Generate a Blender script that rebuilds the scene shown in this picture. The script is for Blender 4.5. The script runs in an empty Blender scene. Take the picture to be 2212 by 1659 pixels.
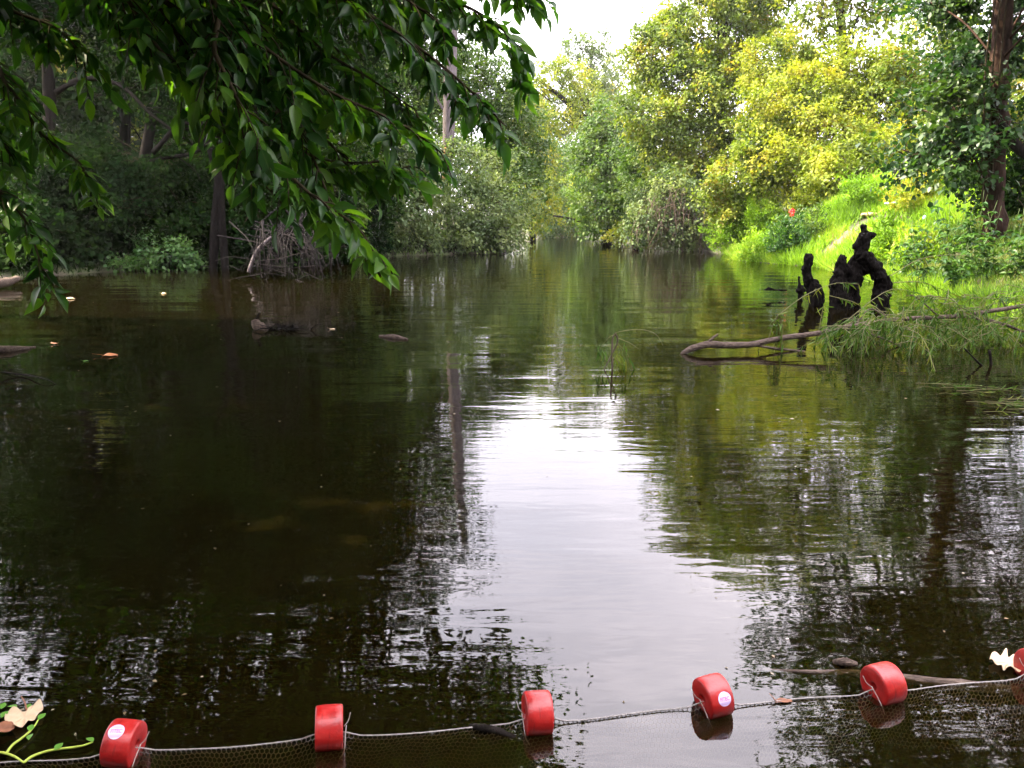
import bpy, math
import numpy as np
from mathutils import Vector, Matrix, noise as mnoise

scene = bpy.context.scene
COL = scene.collection

# ------------------------------------------------------------------ camera
CAM_H, FPX, PITCH = 1.5, 770.0, math.radians(11.45)
cam_data = bpy.data.cameras.new('camera')
cam_data.sensor_width = 36.0
cam_data.lens = FPX / 1024.0 * 36.0
cam_data.clip_start = 0.05
cam_data.clip_end = 3000.0
cam = bpy.data.objects.new('camera', cam_data)
cam.location = (0, 0, CAM_H)
cam.rotation_euler = (math.pi / 2 - PITCH, 0, 0)
COL.objects.link(cam)
scene.camera = cam

# ------------------------------------------------------------------ light
SUN_DIR = Vector((-0.86, 0.16, 0.98)).normalized()      # towards the sun
sun_el = math.asin(SUN_DIR.z)
sun_az = math.atan2(SUN_DIR.x, SUN_DIR.y)
world = bpy.data.worlds.new('World')
scene.world = world
world.use_nodes = True
wn, wl = world.node_tree.nodes, world.node_tree.links
wn.clear()
w_out = wn.new('ShaderNodeOutputWorld')
w_bg = wn.new('ShaderNodeBackground')
w_sky = wn.new('ShaderNodeTexSky')
w_sky.sky_type = 'NISHITA'
w_sky.sun_disc = False
w_sky.sun_elevation = sun_el
w_sky.sun_rotation = sun_az
w_sky.air_density = 1.0
w_sky.dust_density = 2.0
w_bg.inputs['Strength'].default_value = 0.11
w_tc = wn.new('ShaderNodeTexCoord')
w_map = wn.new('ShaderNodeMapping')
w_map.inputs['Scale'].default_value = (1.6, 1.6, 4.2)
w_noise = wn.new('ShaderNodeTexNoise')
w_noise.inputs['Scale'].default_value = 1.7
w_noise.inputs['Detail'].default_value = 5.0
w_noise.inputs['Roughness'].default_value = 0.55
w_ramp = wn.new('ShaderNodeMapRange')
w_ramp.inputs['From Min'].default_value = 0.36
w_ramp.inputs['From Max'].default_value = 0.66
w_ramp.inputs['To Min'].default_value = 0.58
w_ramp.inputs['To Max'].default_value = 1.0
w_mix = wn.new('ShaderNodeMix')
w_mix.data_type = 'RGBA'
# brightness of an overcast sky rises towards the zenith
w_sep = wn.new('ShaderNodeSeparateXYZ')
w_gr = wn.new('ShaderNodeMapRange')
w_gr.inputs['From Min'].default_value = 0.0
w_gr.inputs['From Max'].default_value = 1.0
w_gr.inputs['To Min'].default_value = 0.22
w_gr.inputs['To Max'].default_value = 1.0
w_cl = wn.new('ShaderNodeMix')
w_cl.data_type = 'RGBA'
w_cl.blend_type = 'MULTIPLY'
w_cl.inputs['Factor'].default_value = 1.0
w_cl.inputs['A'].default_value = (23.0, 21.0, 22.7, 1)
wl.new(w_tc.outputs['Generated'], w_sep.inputs[0])
wl.new(w_sep.outputs['Z'], w_gr.inputs['Value'])
wl.new(w_gr.outputs['Result'], w_cl.inputs['B'])
wl.new(w_cl.outputs['Result'], w_mix.inputs['B'])
wl.new(w_tc.outputs['Generated'], w_map.inputs['Vector'])
wl.new(w_map.outputs['Vector'], w_noise.inputs['Vector'])
wl.new(w_noise.outputs['Fac'], w_ramp.inputs['Value'])
wl.new(w_ramp.outputs['Result'], w_mix.inputs['Factor'])
wl.new(w_sky.outputs['Color'], w_mix.inputs['A'])
wl.new(w_mix.outputs['Result'], w_bg.inputs['Color'])
wl.new(w_bg.outputs['Background'], w_out.inputs['Surface'])

sun_data = bpy.data.lights.new('sun', 'SUN')
sun_data.energy = 5.0
sun_data.angle = math.radians(0.6)
sun_data.color = (1.0, 0.87, 0.62)
sun = bpy.data.objects.new('sun', sun_data)
sun.rotation_euler = SUN_DIR.to_track_quat('Z', 'Y').to_euler()
sun.location = (-30, 10, 40)
COL.objects.link(sun)

scene.view_settings.view_transform = 'Standard'
scene.view_settings.look = 'None'
scene.view_settings.exposure = 2.75
scene.view_settings.gamma = 1.0
scene.view_settings.use_curve_mapping = False
scene.render.engine = 'CYCLES'
cy = scene.cycles
cy.use_denoising = True
cy.max_bounces = 5
cy.diffuse_bounces = 2
cy.glossy_bounces = 2
cy.transmission_bounces = 3
cy.transparent_max_bounces = 6
cy.volume_bounces = 0
cy.caustics_reflective = False
cy.caustics_refractive = False
cy.sample_clamp_indirect = 6.0
cy.use_adaptive_sampling = True
cy.adaptive_threshold = 0.02

# ------------------------------------------------------------------ helpers
S = 1024.0 / 2212.0
CT, ST = math.cos(PITCH), math.sin(PITCH)


def ray(x, y):
    u = (x * S - 512) / FPX
    v = (384 - y * S) / FPX
    return np.array((u, CT + v * ST, -ST + v * CT))


def P(x, y, Y):                      # a point of the place at distance Y
    d = ray(x, y)
    return d * (Y / d[1]) + np.array((0, 0, CAM_H))


def W(x, y, z=0.0):                  # a point of the place at height z
    d = ray(x, y)
    return d * ((z - CAM_H) / d[2]) + np.array((0, 0, CAM_H))


def px(n, Y):
    return n * S / FPX * Y


def rng(seed):
    return np.random.default_rng(seed)


def unit(a):
    return a / np.maximum(np.linalg.norm(a, axis=-1, keepdims=True), 1e-9)


def tag(o, label=None, cat=None, group=None, kind=None):
    if label: o['label'] = label
    if cat: o['category'] = cat
    if group: o['group'] = group
    if kind: o['kind'] = kind
    return o


def empty(name, loc):
    o = bpy.data.objects.new(name, None)
    o.location = loc
    o.empty_display_size = 0.2
    COL.objects.link(o)
    return o


def link_mesh(name, me, mat=None, parent=None):
    o = bpy.data.objects.new(name, me)
    COL.objects.link(o)
    if mat is not None and not me.materials:
        me.materials.append(mat)
    if parent is not None:
        o.parent = parent
    return o


def raw_mesh(name, verts, loops, counts, smooth=False, tint=None):
    """verts (N,3); loops flat int array; counts per face"""
    me = bpy.data.meshes.new(name)
    verts = np.asarray(verts, dtype=np.float32)
    loops = np.asarray(loops, dtype=np.int32)
    counts = np.asarray(counts, dtype=np.int32)
    me.vertices.add(len(verts))
    me.vertices.foreach_set('co', verts.ravel())
    me.loops.add(len(loops))
    me.loops.foreach_set('vertex_index', loops)
    me.polygons.add(len(counts))
    starts = np.concatenate(([0], np.cumsum(counts)[:-1])).astype(np.int32)
    me.polygons.foreach_set('loop_start', starts)
    if smooth:
        me.polygons.foreach_set('use_smooth', np.ones(len(counts), dtype=bool))
    if tint is not None:
        a = me.attributes.new('tint', 'FLOAT', 'POINT')
        a.data.foreach_set('value', np.asarray(tint, dtype=np.float32))
    me.update(calc_edges=True)
    me.validate()
    return me


class MB:
    """collects tubes, leaves and polygons of ONE part"""
    def __init__(self):
        self.v, self.l, self.c, self.t, self.n = [], [], [], [], 0

    def add(self, verts, faces, tint=None):
        verts = np.asarray(verts, dtype=np.float32)
        for f in faces:
            self.c.append(np.array([len(f)], dtype=np.int32))
            self.l.append(np.asarray(f, dtype=np.int32) + self.n)
        self.v.append(verts)
        self.t.append(np.full(len(verts), 0.5 if tint is None else tint, dtype=np.float32))
        self.n += len(verts)

    def add_arrays(self, verts, loops, counts, tint):
        self.v.append(verts.astype(np.float32))
        self.l.append(loops.astype(np.int32) + self.n)
        self.c.append(counts.astype(np.int32))
        self.t.append(tint.astype(np.float32))
        self.n += len(verts)

    def tube(self, pts, radii, sides=6, cap=True, tint=0.5, rough=0.0, seed=0):
        pts = np.asarray(pts, dtype=float)
        radii = np.asarray(radii, dtype=float)
        n = len(pts)
        tan = np.gradient(pts, axis=0)
        tan = unit(tan)
        ref = np.array((0.13, 0.21, 0.97))
        if abs(tan[0] @ ref) > 0.9:
            ref = np.array((0.97, 0.13, 0.21))
        side = unit(np.cross(tan, ref))
        up = np.cross(side, tan)
        ang = np.arange(sides) * 2 * math.pi / sides
        rr = radii[:, None] * np.ones((n, sides))
        if rough > 0:
            rr = rr * (1 + rough * rng(seed).uniform(-1, 1, (n, sides)))
        v = pts[:, None, :] + rr[..., None] * (np.cos(ang)[None, :, None] * side[:, None, :] + np.sin(ang)[None, :, None] * up[:, None, :])
        v = v.reshape(-1, 3)
        i = np.arange(n - 1)[:, None] * sides
        k = np.arange(sides)[None, :]
        k2 = (k + 1) % sides
        q = np.stack((i + k, i + k2, i + sides + k2, i + sides + k), axis=-1).reshape(-1)
        loops, counts = [q], [np.full((n - 1) * sides, 4)]
        if cap:
            loops += [np.arange(sides)[::-1], (n - 1) * sides + np.arange(sides)]
            counts += [np.array([sides]), np.array([sides])]
        self.add_arrays(v, np.concatenate(loops), np.concatenate(counts), np.full(len(v), tint))

    def leaves(self, tmpl, pos, axis, normal, length, width, tint):
        tv, tf = tmpl
        axis = unit(axis)
        side = unit(np.cross(normal, axis))
        nor = np.cross(axis, side)
        N, K = len(pos), len(tv)
        L = np.broadcast_to(length, (N,))[:, None, None]
        Wd = np.broadcast_to(width, (N,))[:, None, None]
        v = pos[:, None, :] + L * tv[None, :, 0:1] * axis[:, None, :] + Wd * tv[None, :, 1:2] * side[:, None, :] + L * tv[None, :, 2:3] * nor[:, None, :]
        base = (np.arange(N) * K)[:, None]
        fl = np.concatenate([np.asarray(f) for f in tf])
        fc = np.array([len(f) for f in tf])
        self.add_arrays(v.reshape(-1, 3), (base + fl[None, :]).ravel(), np.tile(fc, N), np.repeat(tint, K))

    def build(self, name, mat, parent=None, smooth=False, origin=None):
        v = np.concatenate(self.v)
        if origin is None and parent is not None:
            origin = world_loc(parent)
        if origin is not None:
            v = v - np.asarray(origin, dtype=np.float32)
        me = raw_mesh(name, v, np.concatenate(self.l), np.concatenate(self.c), smooth, np.concatenate(self.t))
        o = link_mesh(name, me, mat, parent)
        if origin is not None and parent is None:
            o.location = origin
        return o


def world_loc(o):
    p = np.zeros(3)
    while o is not None:
        p += np.array(o.location)
        o = o.parent
    return p


def smooth_path(pts, n=12):
    """Catmull-Rom through pts (rows may hold a radius as 4th value)"""
    pts = np.asarray(pts, dtype=float)
    if len(pts) < 3:
        t = np.linspace(0, 1, n)[:, None]
        return pts[0] * (1 - t) + pts[-1] * t
    p = np.vstack((2 * pts[0] - pts[1], pts, 2 * pts[-1] - pts[-2]))
    seg = len(pts) - 1
    out = []
    for s in np.linspace(0, seg, n):
        i = min(int(s), seg - 1)
        t = s - i
        a, b, c, d = p[i], p[i + 1], p[i + 2], p[i + 3]
        out.append(0.5 * ((2 * b) + (c - a) * t + (2 * a - 5 * b + 4 * c - d) * t * t + (3 * b - a - 3 * c + d) * t ** 3))
    return np.array(out)


# leaf shapes: x along the leaf, y across, z bend
T_FAR = (np.array([(0, 0, 0), (.42, .5, .07), (1, 0, -.06), (.42, -.5, .07)]), [(0, 2, 1), (0, 3, 2)])
def _near_leaf(bend=.16, fold=.10, tip=1.0):
    prof = [(0.0, .02), (.10, .24), (.26, .45), (.44, .5), (.62, .41), (.80, .22), (1.0, .0)]
    v, f = [], []
    for x, w in prof:
        z = -bend * x * x * tip
        v += [(x, w, z + fold * w), (x, 0, z), (x, -w, z + fold * w)]
    for i in range(len(prof) - 1):
        a = i * 3
        f += [(a, a + 1, a + 4, a + 3), (a + 1, a + 2, a + 5, a + 4)]
    return np.array(v), f
T_NEAR = [_near_leaf(.10, .22), _near_leaf(.28, .30), _near_leaf(.42, .12), _near_leaf(-.08, .34)]
def _lance(bend=.2):
    prof = [(0, .05), (.2, .42), (.5, .5), (.78, .28), (1.0, 0)]
    v, f = [], []
    for x, w in prof:
        v += [(x, w, -bend * x * x), (x, -w, -bend * x * x)]
    for i in range(len(prof) - 1):
        a = i * 2
        f += [(a, a + 1, a + 3, a + 2)]
    return np.array(v), f
T_LANCE = _lance()
T_BLADE = (np.array([(0, .5, 0), (0, -.5, 0), (.5, .4, -.08), (.5, -.4, -.08), (1, 0, -.34)]), [(0, 1, 3, 2), (2, 3, 4)])

# ------------------------------------------------------------------ materials
def new_mat(name):
    m = bpy.data.materials.new(name)
    m.use_nodes = True
    m.node_tree.nodes.clear()
    return m, m.node_tree.nodes, m.node_tree.links


def ramp(nodes, cols):
    r = nodes.new('ShaderNodeValToRGB')
    el = r.color_ramp.elements
    while len(el) < len(cols):
        el.new(0.5)
    for e, (p, c) in zip(el, cols):
        e.position = p
        e.color = (*c, 1)
    return r


def leaf_mat(name, cols, trans=0.38, rough=0.5, spec=0.14, clump=0.6, tcol=(1.25, 1.35, 0.5), patch=None):
    m, n, l = new_mat(name)
    out = n.new('ShaderNodeOutputMaterial')
    at = n.new('ShaderNodeAttribute'); at.attribute_name = 'tint'
    geo = n.new('ShaderNodeNewGeometry')
    no = n.new('ShaderNodeTexNoise'); no.inputs['Scale'].default_value = clump; no.inputs['Detail'].default_value = 3
    l.new(geo.outputs['Position'], no.inputs['Vector'])
    mr = n.new('ShaderNodeMapRange'); mr.inputs['From Min'].default_value = .36; mr.inputs['From Max'].default_value = .64
    l.new(no.outputs['Fac'], mr.inputs['Value'])
    mx = n.new('ShaderNodeMath'); mx.operation = 'MULTIPLY_ADD'; mx.inputs[1].default_value = .55
    ml = n.new('ShaderNodeMath'); ml.operation = 'MULTIPLY'; ml.inputs[1].default_value = .45
    l.new(at.outputs['Fac'], ml.inputs[0])
    l.new(mr.outputs['Result'], mx.inputs[0]); l.new(ml.outputs[0], mx.inputs[2])
    r = ramp(n, cols); l.new(mx.outputs[0], r.inputs['Fac'])
    b = n.new('ShaderNodeBsdfPrincipled')
    b.inputs['Roughness'].default_value = rough
    b.inputs['Specular IOR Level'].default_value = spec
    rib = n.new('ShaderNodeAttribute'); rib.attribute_name = 'rib'
    rm = n.new('ShaderNodeMapRange'); rm.inputs['From Min'].default_value = .86; rm.inputs['From Max'].default_value = .97; rm.inputs['To Max'].default_value = .55
    l.new(rib.outputs['Fac'], rm.inputs['Value'])
    rc = n.new('ShaderNodeMix'); rc.data_type = 'RGBA'; rc.inputs['B'].default_value = (.16, .22, .07, 1)
    l.new(rm.outputs['Result'], rc.inputs['Factor']); l.new(r.outputs['Color'], rc.inputs['A'])
    l.new(rc.outputs['Result'], b.inputs['Base Color'])
    tm = n.new('ShaderNodeMix'); tm.data_type = 'RGBA'; tm.blend_type = 'MULTIPLY'; tm.inputs['Factor'].default_value = 1
    tm.inputs['B'].default_value = (*tcol, 1); l.new(r.outputs['Color'], tm.inputs['A'])
    t = n.new('ShaderNodeBsdfTranslucent'); l.new(tm.outputs['Result'], t.inputs['Color'])
    mix = n.new('ShaderNodeMixShader'); mix.inputs['Fac'].default_value = trans
    l.new(b.outputs[0], mix.inputs[1]); l.new(t.outputs[0], mix.inputs[2]); l.new(mix.outputs[0], out.inputs['Surface'])
    return m


def bark_mat(name, c0, c1, scale=(9, 9, 1.6), bump=0.6, rough=0.9):
    m, n, l = new_mat(name)
    out = n.new('ShaderNodeOutputMaterial')
    b = n.new('ShaderNodeBsdfPrincipled'); b.inputs['Roughness'].default_value = rough
    b.inputs['Specular IOR Level'].default_value = .03
    tc = n.new('ShaderNodeTexCoord'); mp = n.new('ShaderNodeMapping'); mp.inputs['Scale'].default_value = scale
    no = n.new('ShaderNodeTexNoise'); no.inputs['Scale'].default_value = 1.6; no.inputs['Detail'].default_value = 6; no.inputs['Roughness'].default_value = .65
    l.new(tc.outputs['Object'], mp.inputs['Vector']); l.new(mp.outputs['Vector'], no.inputs['Vector'])
    r = ramp(n, [(.32, c0), (.68, c1)]); l.new(no.outputs['Fac'], r.inputs['Fac']); l.new(r.outputs['Color'], b.inputs['Base Color'])
    bp = n.new('ShaderNodeBump'); bp.inputs['Strength'].default_value = bump; bp.inputs['Distance'].default_value = .04
    l.new(no.outputs['Fac'], bp.inputs['Height']); l.new(bp.outputs['Normal'], b.inputs['Normal'])
    l.new(b.outputs[0], out.inputs['Surface'])
    return m


def plain_mat(name, col, rough=.6, spec=.3, var=.25, scale=20, trans=0):
    m, n, l = new_mat(name)
    out = n.new('ShaderNodeOutputMaterial')
    b = n.new('ShaderNodeBsdfPrincipled'); b.inputs['Roughness'].default_value = rough
    b.inputs['Specular IOR Level'].default_value = spec
    tc = n.new('ShaderNodeTexCoord')
    no = n.new('ShaderNodeTexNoise'); no.inputs['Scale'].default_value = scale; no.inputs['Detail'].default_value = 5
    l.new(tc.outputs['Object'], no.inputs['Vector'])
    r = ramp(n, [(.3, tuple(c * (1 - var) for c in col)), (.7, tuple(min(1, c * (1 + var)) for c in col))])
    l.new(no.outputs['Fac'], r.inputs['Fac']); l.new(r.outputs['Color'], b.inputs['Base Color'])
    sh = b
    if trans:
        t = n.new('ShaderNodeBsdfTranslucent'); l.new(r.outputs['Color'], t.inputs['Color'])
        sh = n.new('ShaderNodeMixShader'); sh.inputs['Fac'].default_value = trans
        l.new(b.outputs[0], sh.inputs[1]); l.new(t.outputs[0], sh.inputs[2])
    l.new(sh.outputs[0], out.inputs['Surface'])
    return m


def worn_red():
    m, n, l = new_mat('red_foam')
    out = n.new('ShaderNodeOutputMaterial'); b = n.new('ShaderNodeBsdfPrincipled'); tc = n.new('ShaderNodeTexCoord'); oi = n.new('ShaderNodeObjectInfo')
    ad = n.new('ShaderNodeVectorMath'); ad.operation = 'ADD'; l.new(tc.outputs['Object'], ad.inputs[0]); l.new(oi.outputs['Location'], ad.inputs[1])
    n1 = n.new('ShaderNodeTexNoise'); n1.inputs['Scale'].default_value = 16; n1.inputs['Detail'].default_value = 6; n1.inputs['Roughness'].default_value = .65
    n2 = n.new('ShaderNodeTexNoise'); n2.inputs['Scale'].default_value = 130; n2.inputs['Detail'].default_value = 3
    mp = n.new('ShaderNodeMapping'); mp.inputs['Scale'].default_value = (60, 9, 9); mp.inputs['Rotation'].default_value = (.4, .2, .3)
    n3 = n.new('ShaderNodeTexNoise'); n3.inputs['Scale'].default_value = 1.5; n3.inputs['Detail'].default_value = 4
    l.new(ad.outputs[0], n1.inputs['Vector']); l.new(ad.outputs[0], n2.inputs['Vector']); l.new(ad.outputs[0], mp.inputs['Vector']); l.new(mp.outputs[0], n3.inputs['Vector'])
    r1 = ramp(n, [(.3, (.17, .004, .004)), (.5, (.29, .007, .006)), (.72, (.38, .022, .018))]); l.new(n1.outputs['Fac'], r1.inputs['Fac'])
    r3 = ramp(n, [(.60, (1, 1, 1)), (.70, (.55, .45, .42))]); l.new(n3.outputs['Fac'], r3.inputs['Fac'])
    mx = n.new('ShaderNodeMix'); mx.data_type = 'RGBA'; mx.blend_type = 'MULTIPLY'; mx.inputs['Factor'].default_value = .8
    l.new(r1.outputs['Color'], mx.inputs['A']); l.new(r3.outputs['Color'], mx.inputs['B']); l.new(mx.outputs['Result'], b.inputs['Base Color'])
    rr = n.new('ShaderNodeMapRange'); rr.inputs['To Min'].default_value = .22; rr.inputs['To Max'].default_value = .5; l.new(n1.outputs['Fac'], rr.inputs['Value']); l.new(rr.outputs['Result'], b.inputs['Roughness'])
    bp = n.new('ShaderNodeBump'); bp.inputs['Strength'].default_value = .25; bp.inputs['Distance'].default_value = .003; l.new(n2.outputs['Fac'], bp.inputs['Height']); l.new(bp.outputs['Normal'], b.inputs['Normal'])
    l.new(b.outputs[0], out.inputs['Surface'])
    return m


M = {}
M['leaf_shaded'] = leaf_mat('shade_darkened_leaf', [(.1, (.004, .011, .0035)), (.5, (.008, .021, .005)), (.9, (.020, .041, .008))], spec=.01)  # green lowered well below real leaves, deep shade put into the colour
M['leaf_ash'] = leaf_mat('ash_leaf', [(.1, (.014, .046, .016)), (.5, (.030, .090, .022)), (.9, (.090, .190, .026))], trans=.52, rough=.36, spec=.32, clump=2.2, tcol=(1.9, 2.0, .35))
M['leaf_tall'] = leaf_mat('tall_tree_leaf', [(.1, (.010, .030, .009)), (.5, (.018, .050, .013)), (.9, (.045, .085, .016))], rough=.42, spec=.3)
M['leaf_mid'] = leaf_mat('mid_green_leaf', [(.1, (.026, .055, .014)), (.5, (.048, .092, .018)), (.9, (.095, .135, .024))])
M['leaf_willow'] = leaf_mat('grey_willow_leaf', [(.1, (.042, .072, .030)), (.5, (.080, .120, .046)), (.9, (.15, .185, .06))], clump=.5)
M['leaf_yellow'] = leaf_mat('yellowing_leaf', [(.08, (.035, .060, .012)), (.4, (.110, .150, .015)), (.70, (.21, .23, .020)), (.95, (.27, .20, .025))], clump=.42)
M['leaf_vine'] = leaf_mat('vine_leaf', [(.08, (.030, .050, .014)), (.4, (.082, .128, .016)), (.72, (.165, .195, .022)), (.95, (.28, .185, .035))], clump=.55)
M['leaf_emerald'] = leaf_mat('emerald_leaf', [(.1, (.018, .050, .014)), (.5, (.030, .080, .020)), (.9, (.062, .125, .024))], rough=.42, spec=.25)
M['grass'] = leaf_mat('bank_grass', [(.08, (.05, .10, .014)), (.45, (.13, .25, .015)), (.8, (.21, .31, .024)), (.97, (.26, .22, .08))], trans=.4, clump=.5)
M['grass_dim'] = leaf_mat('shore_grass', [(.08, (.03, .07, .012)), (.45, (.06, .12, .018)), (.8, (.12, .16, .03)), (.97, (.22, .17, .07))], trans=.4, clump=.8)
M['willow_sprig'] = leaf_mat('willow_sprig_leaf', [(.1, (.025, .065, .010)), (.5, (.05, .105, .014)), (.9, (.13, .145, .022))], trans=.4, clump=2)
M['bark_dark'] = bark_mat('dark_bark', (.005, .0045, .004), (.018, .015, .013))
M['bark_brown'] = bark_mat('brown_bark', (.012, .008, .006), (.055, .033, .026), scale=(5, 5, 1.2), bump=1.0)
M['bark_grey'] = bark_mat('grey_bark', (.05, .043, .043), (.14, .12, .125))
M['bark_log'] = bark_mat('log_bark', (.03, .023, .02), (.13, .10, .08), scale=(10, 30, 30))
M['twig'] = bark_mat('twig_bark', (.018, .014, .009), (.06, .048, .03), bump=.2)
M['twig_pale'] = bark_mat('pale_twig_bark', (.005, .0045, .0045), (.021, .018, .019), bump=.2)
M['twig_brown'] = bark_mat('brown_twig_bark', (.045, .034, .028), (.13, .095, .08), bump=.2)
M['twig_green'] = plain_mat('willow_twig', (.085, .08, .025), scale=8)
M['rotten'] = bark_mat('rotten_wood', (.0015, .0013, .0013), (.009, .0075, .0065), scale=(16, 16, 5), bump=1.0, rough=.7)
M['charred'] = bark_mat('bare_inner_wood', (.16, .07, .035), (.36, .19, .10), scale=(14, 14, 2))
M['red_float'] = worn_red()
M['rope'] = plain_mat('white_cord', (.30, .28, .26), rough=.85, var=.15, scale=120)
M['net'] = plain_mat('net_thread', (.12, .11, .10), rough=.8, var=.1)
M['sticker'] = plain_mat('sticker_paper', (.62, .52, .78), rough=.4, var=.05)
M['sticker_red'] = plain_mat('sticker_ink', (.55, .06, .16), rough=.5, var=.05)
M['sticker_line'] = plain_mat('sticker_line_ink', (.34, .22, .42), rough=.5, var=.05)
M['dry_leaf'] = plain_mat('cream_dry_leaf', (.64, .49, .32), rough=.6, var=.12, scale=40, trans=.25)
M['brown_leaf'] = plain_mat('brown_dry_leaf', (.20, .085, .045), rough=.6, var=.3, scale=40)
M['speck'] = leaf_mat('leaf_scrap', [(.1, (.06, .05, .03)), (.5, (.10, .075, .035)), (.9, (.3, .27, .2))], trans=.1, clump=3, tcol=(1, 1, 1))
M['orange_leaf'] = plain_mat('orange_dry_leaf', (.26, .085, .02), rough=.6, var=.3, scale=40)
M['vine_stem'] = plain_mat('green_stem', (.30, .38, .05), rough=.5, var=.2, scale=30)
M['herb_stem'] = plain_mat('dull_green_stem', (.05, .085, .02), rough=.6, var=.2, scale=30)
M['vine_leaf'] = plain_mat('creeping_leaf', (.10, .26, .03), rough=.5, var=.25, scale=60, trans=.3)
M['red_flower'] = plain_mat('scarlet_petal', (.75, .03, .05), rough=.6, var=.2, trans=.3)
M['stone'] = plain_mat('tan_stone', (.40, .27, .17), rough=.9, var=.25, scale=9)
M['blue_litter'] = plain_mat('blue_plastic', (.16, .32, .52), rough=.4, var=.1)
M['pale_litter'] = plain_mat('pale_plastic', (.36, .42, .40), rough=.4, var=.1)

# ------------------------------------------------------------------ ground
YL = [-40, 0, 1.2, 4, 10, 18, 23, 27, 29.5, 36, 40, 45, 48, 52, 62, 90, 115, 135]
XLv = [-3, -2.6, -2.9, -6.5, -12, -15, -15.6, -14.2, -11.8, -9.6, -8.8, -4, -.2, .3, .8, 2.0, 3.0, 6.0]
YR = [-40, 0, 2, 4, 6.4, 10, 14, 19, 30, 37, 42, 48, 55, 60, 68, 90, 115, 135]
XRv = [2.6, 3.0, 3.5, 4.1, 5.2, 7.0, 8.4, 9.8, 11.9, 10.6, 12.0, 12.9, 12.4, 10.8, 9.8, 11, 12.6, 11.0]


def ground_z(x, y):
    x = np.asarray(x, dtype=float); y = np.asarray(y, dtype=float)
    sr = x - np.interp(y, YR, XRv)
    sl = np.interp(y, YL, XLv) - x
    zr = np.interp(sr, [-6, -1.5, 0, .35, 1.6, 7.5, 13, 40, 200], [-1.4, -.45, 0, .16, .75, 4.1, 5.0, 6.0, 8.0])
    zr = np.where(sr > 0, zr * np.interp(y, [0, 10, 26, 34], [.55, .62, .85, 1.0]), zr)
    zl = np.interp(sl, [-6, -1.5, 0, .35, 2.0, 8, 20, 200], [-1.4, -.45, 0, .14, .55, 2.0, 3.0, 6.0])
    zf = np.interp(.55 - y, [-5, -1, 0, .5, 3, 40], [-1.4, -.45, -.08, .12, .5, 1.2])
    ze = np.interp(y - 130, [-6, 0, 1, 10, 80], [-1.4, 0, .3, 2, 5])
    z = np.maximum(np.maximum(zr, zl), np.maximum(zf, ze))
    w = .10 * np.sin(x * 1.7 + y * .6) * np.sin(y * 1.3 - x * .4) + .05 * np.sin(x * 4.1 + 1) * np.sin(y * 3.7)
    return z + w * np.clip(np.abs(z) * 1.2, .1, 1.2)


def ground_mat():
    m, n, l = new_mat('bank_soil')
    out = n.new('ShaderNodeOutputMaterial')
    b = n.new('ShaderNodeBsdfPrincipled'); b.inputs['Roughness'].default_value = .95
    geo = n.new('ShaderNodeNewGeometry')
    no = n.new('ShaderNodeTexNoise'); no.inputs['Scale'].default_value = 1.4; no.inputs['Detail'].default_value = 8
    no2 = n.new('ShaderNodeTexNoise'); no2.inputs['Scale'].default_value = 14; no2.inputs['Detail'].default_value = 6
    l.new(geo.outputs['Position'], no.inputs['Vector']); l.new(geo.outputs['Position'], no2.inputs['Vector'])
    r1 = ramp(n, [(.3, (.016, .011, .006)), (.5, (.028, .020, .011)), (.7, (.048, .037, .021))])
    l.new(no2.outputs['Fac'], r1.inputs['Fac'])
    r2 = ramp(n, [(.45, (.028, .040, .010)), (.65, (.05, .07, .015))])
    l.new(no2.outputs['Fac'], r2.inputs['Fac'])
    mr = n.new('ShaderNodeMapRange'); mr.inputs['From Min'].default_value = .42; mr.inputs['From Max'].default_value = .58
    l.new(no.outputs['Fac'], mr.inputs['Value'])
    mx = n.new('ShaderNodeMix'); mx.data_type = 'RGBA'
    l.new(mr.outputs['Result'], mx.inputs['Factor']); l.new(r1.outputs['Color'], mx.inputs['A']); l.new(r2.outputs['Color'], mx.inputs['B'])
    l.new(mx.outputs['Result'], b.inputs['Base Color'])
    bp = n.new('ShaderNodeBump'); bp.inputs['Strength'].default_value = .7; bp.inputs['Distance'].default_value = .05
    l.new(no2.outputs['Fac'], bp.inputs['Height']); l.new(bp.outputs['Normal'], b.inputs['Normal'])
    l.new(b.outputs[0], out.inputs['Surface'])
    return m


gx = np.concatenate((np.linspace(-220, -34, 24), np.linspace(-32, 34, 150), np.linspace(36, 220, 24)))
gy = np.concatenate((np.linspace(-60, -6, 14), np.linspace(-5, 62, 150), np.linspace(63.5, 140, 54), np.linspace(145, 260, 20)))
GX, GY = np.meshgrid(gx, gy, indexing='xy')
GZ = ground_z(GX, GY)
nv, nu = GX.shape
idx = (np.arange(nv - 1)[:, None] * nu + np.arange(nu - 1)[None, :])
quads = np.stack((idx, idx + 1, idx + nu + 1, idx + nu), axis=-1).reshape(-1)
me = raw_mesh('ground', np.stack((GX, GY, GZ), -1).reshape(-1, 3), quads, np.full(len(quads) // 4, 4), smooth=True)
g = link_mesh('ground', me, ground_mat())
tag(g, 'earth banks rising on both sides of the creek', 'ground', kind='structure')


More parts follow.
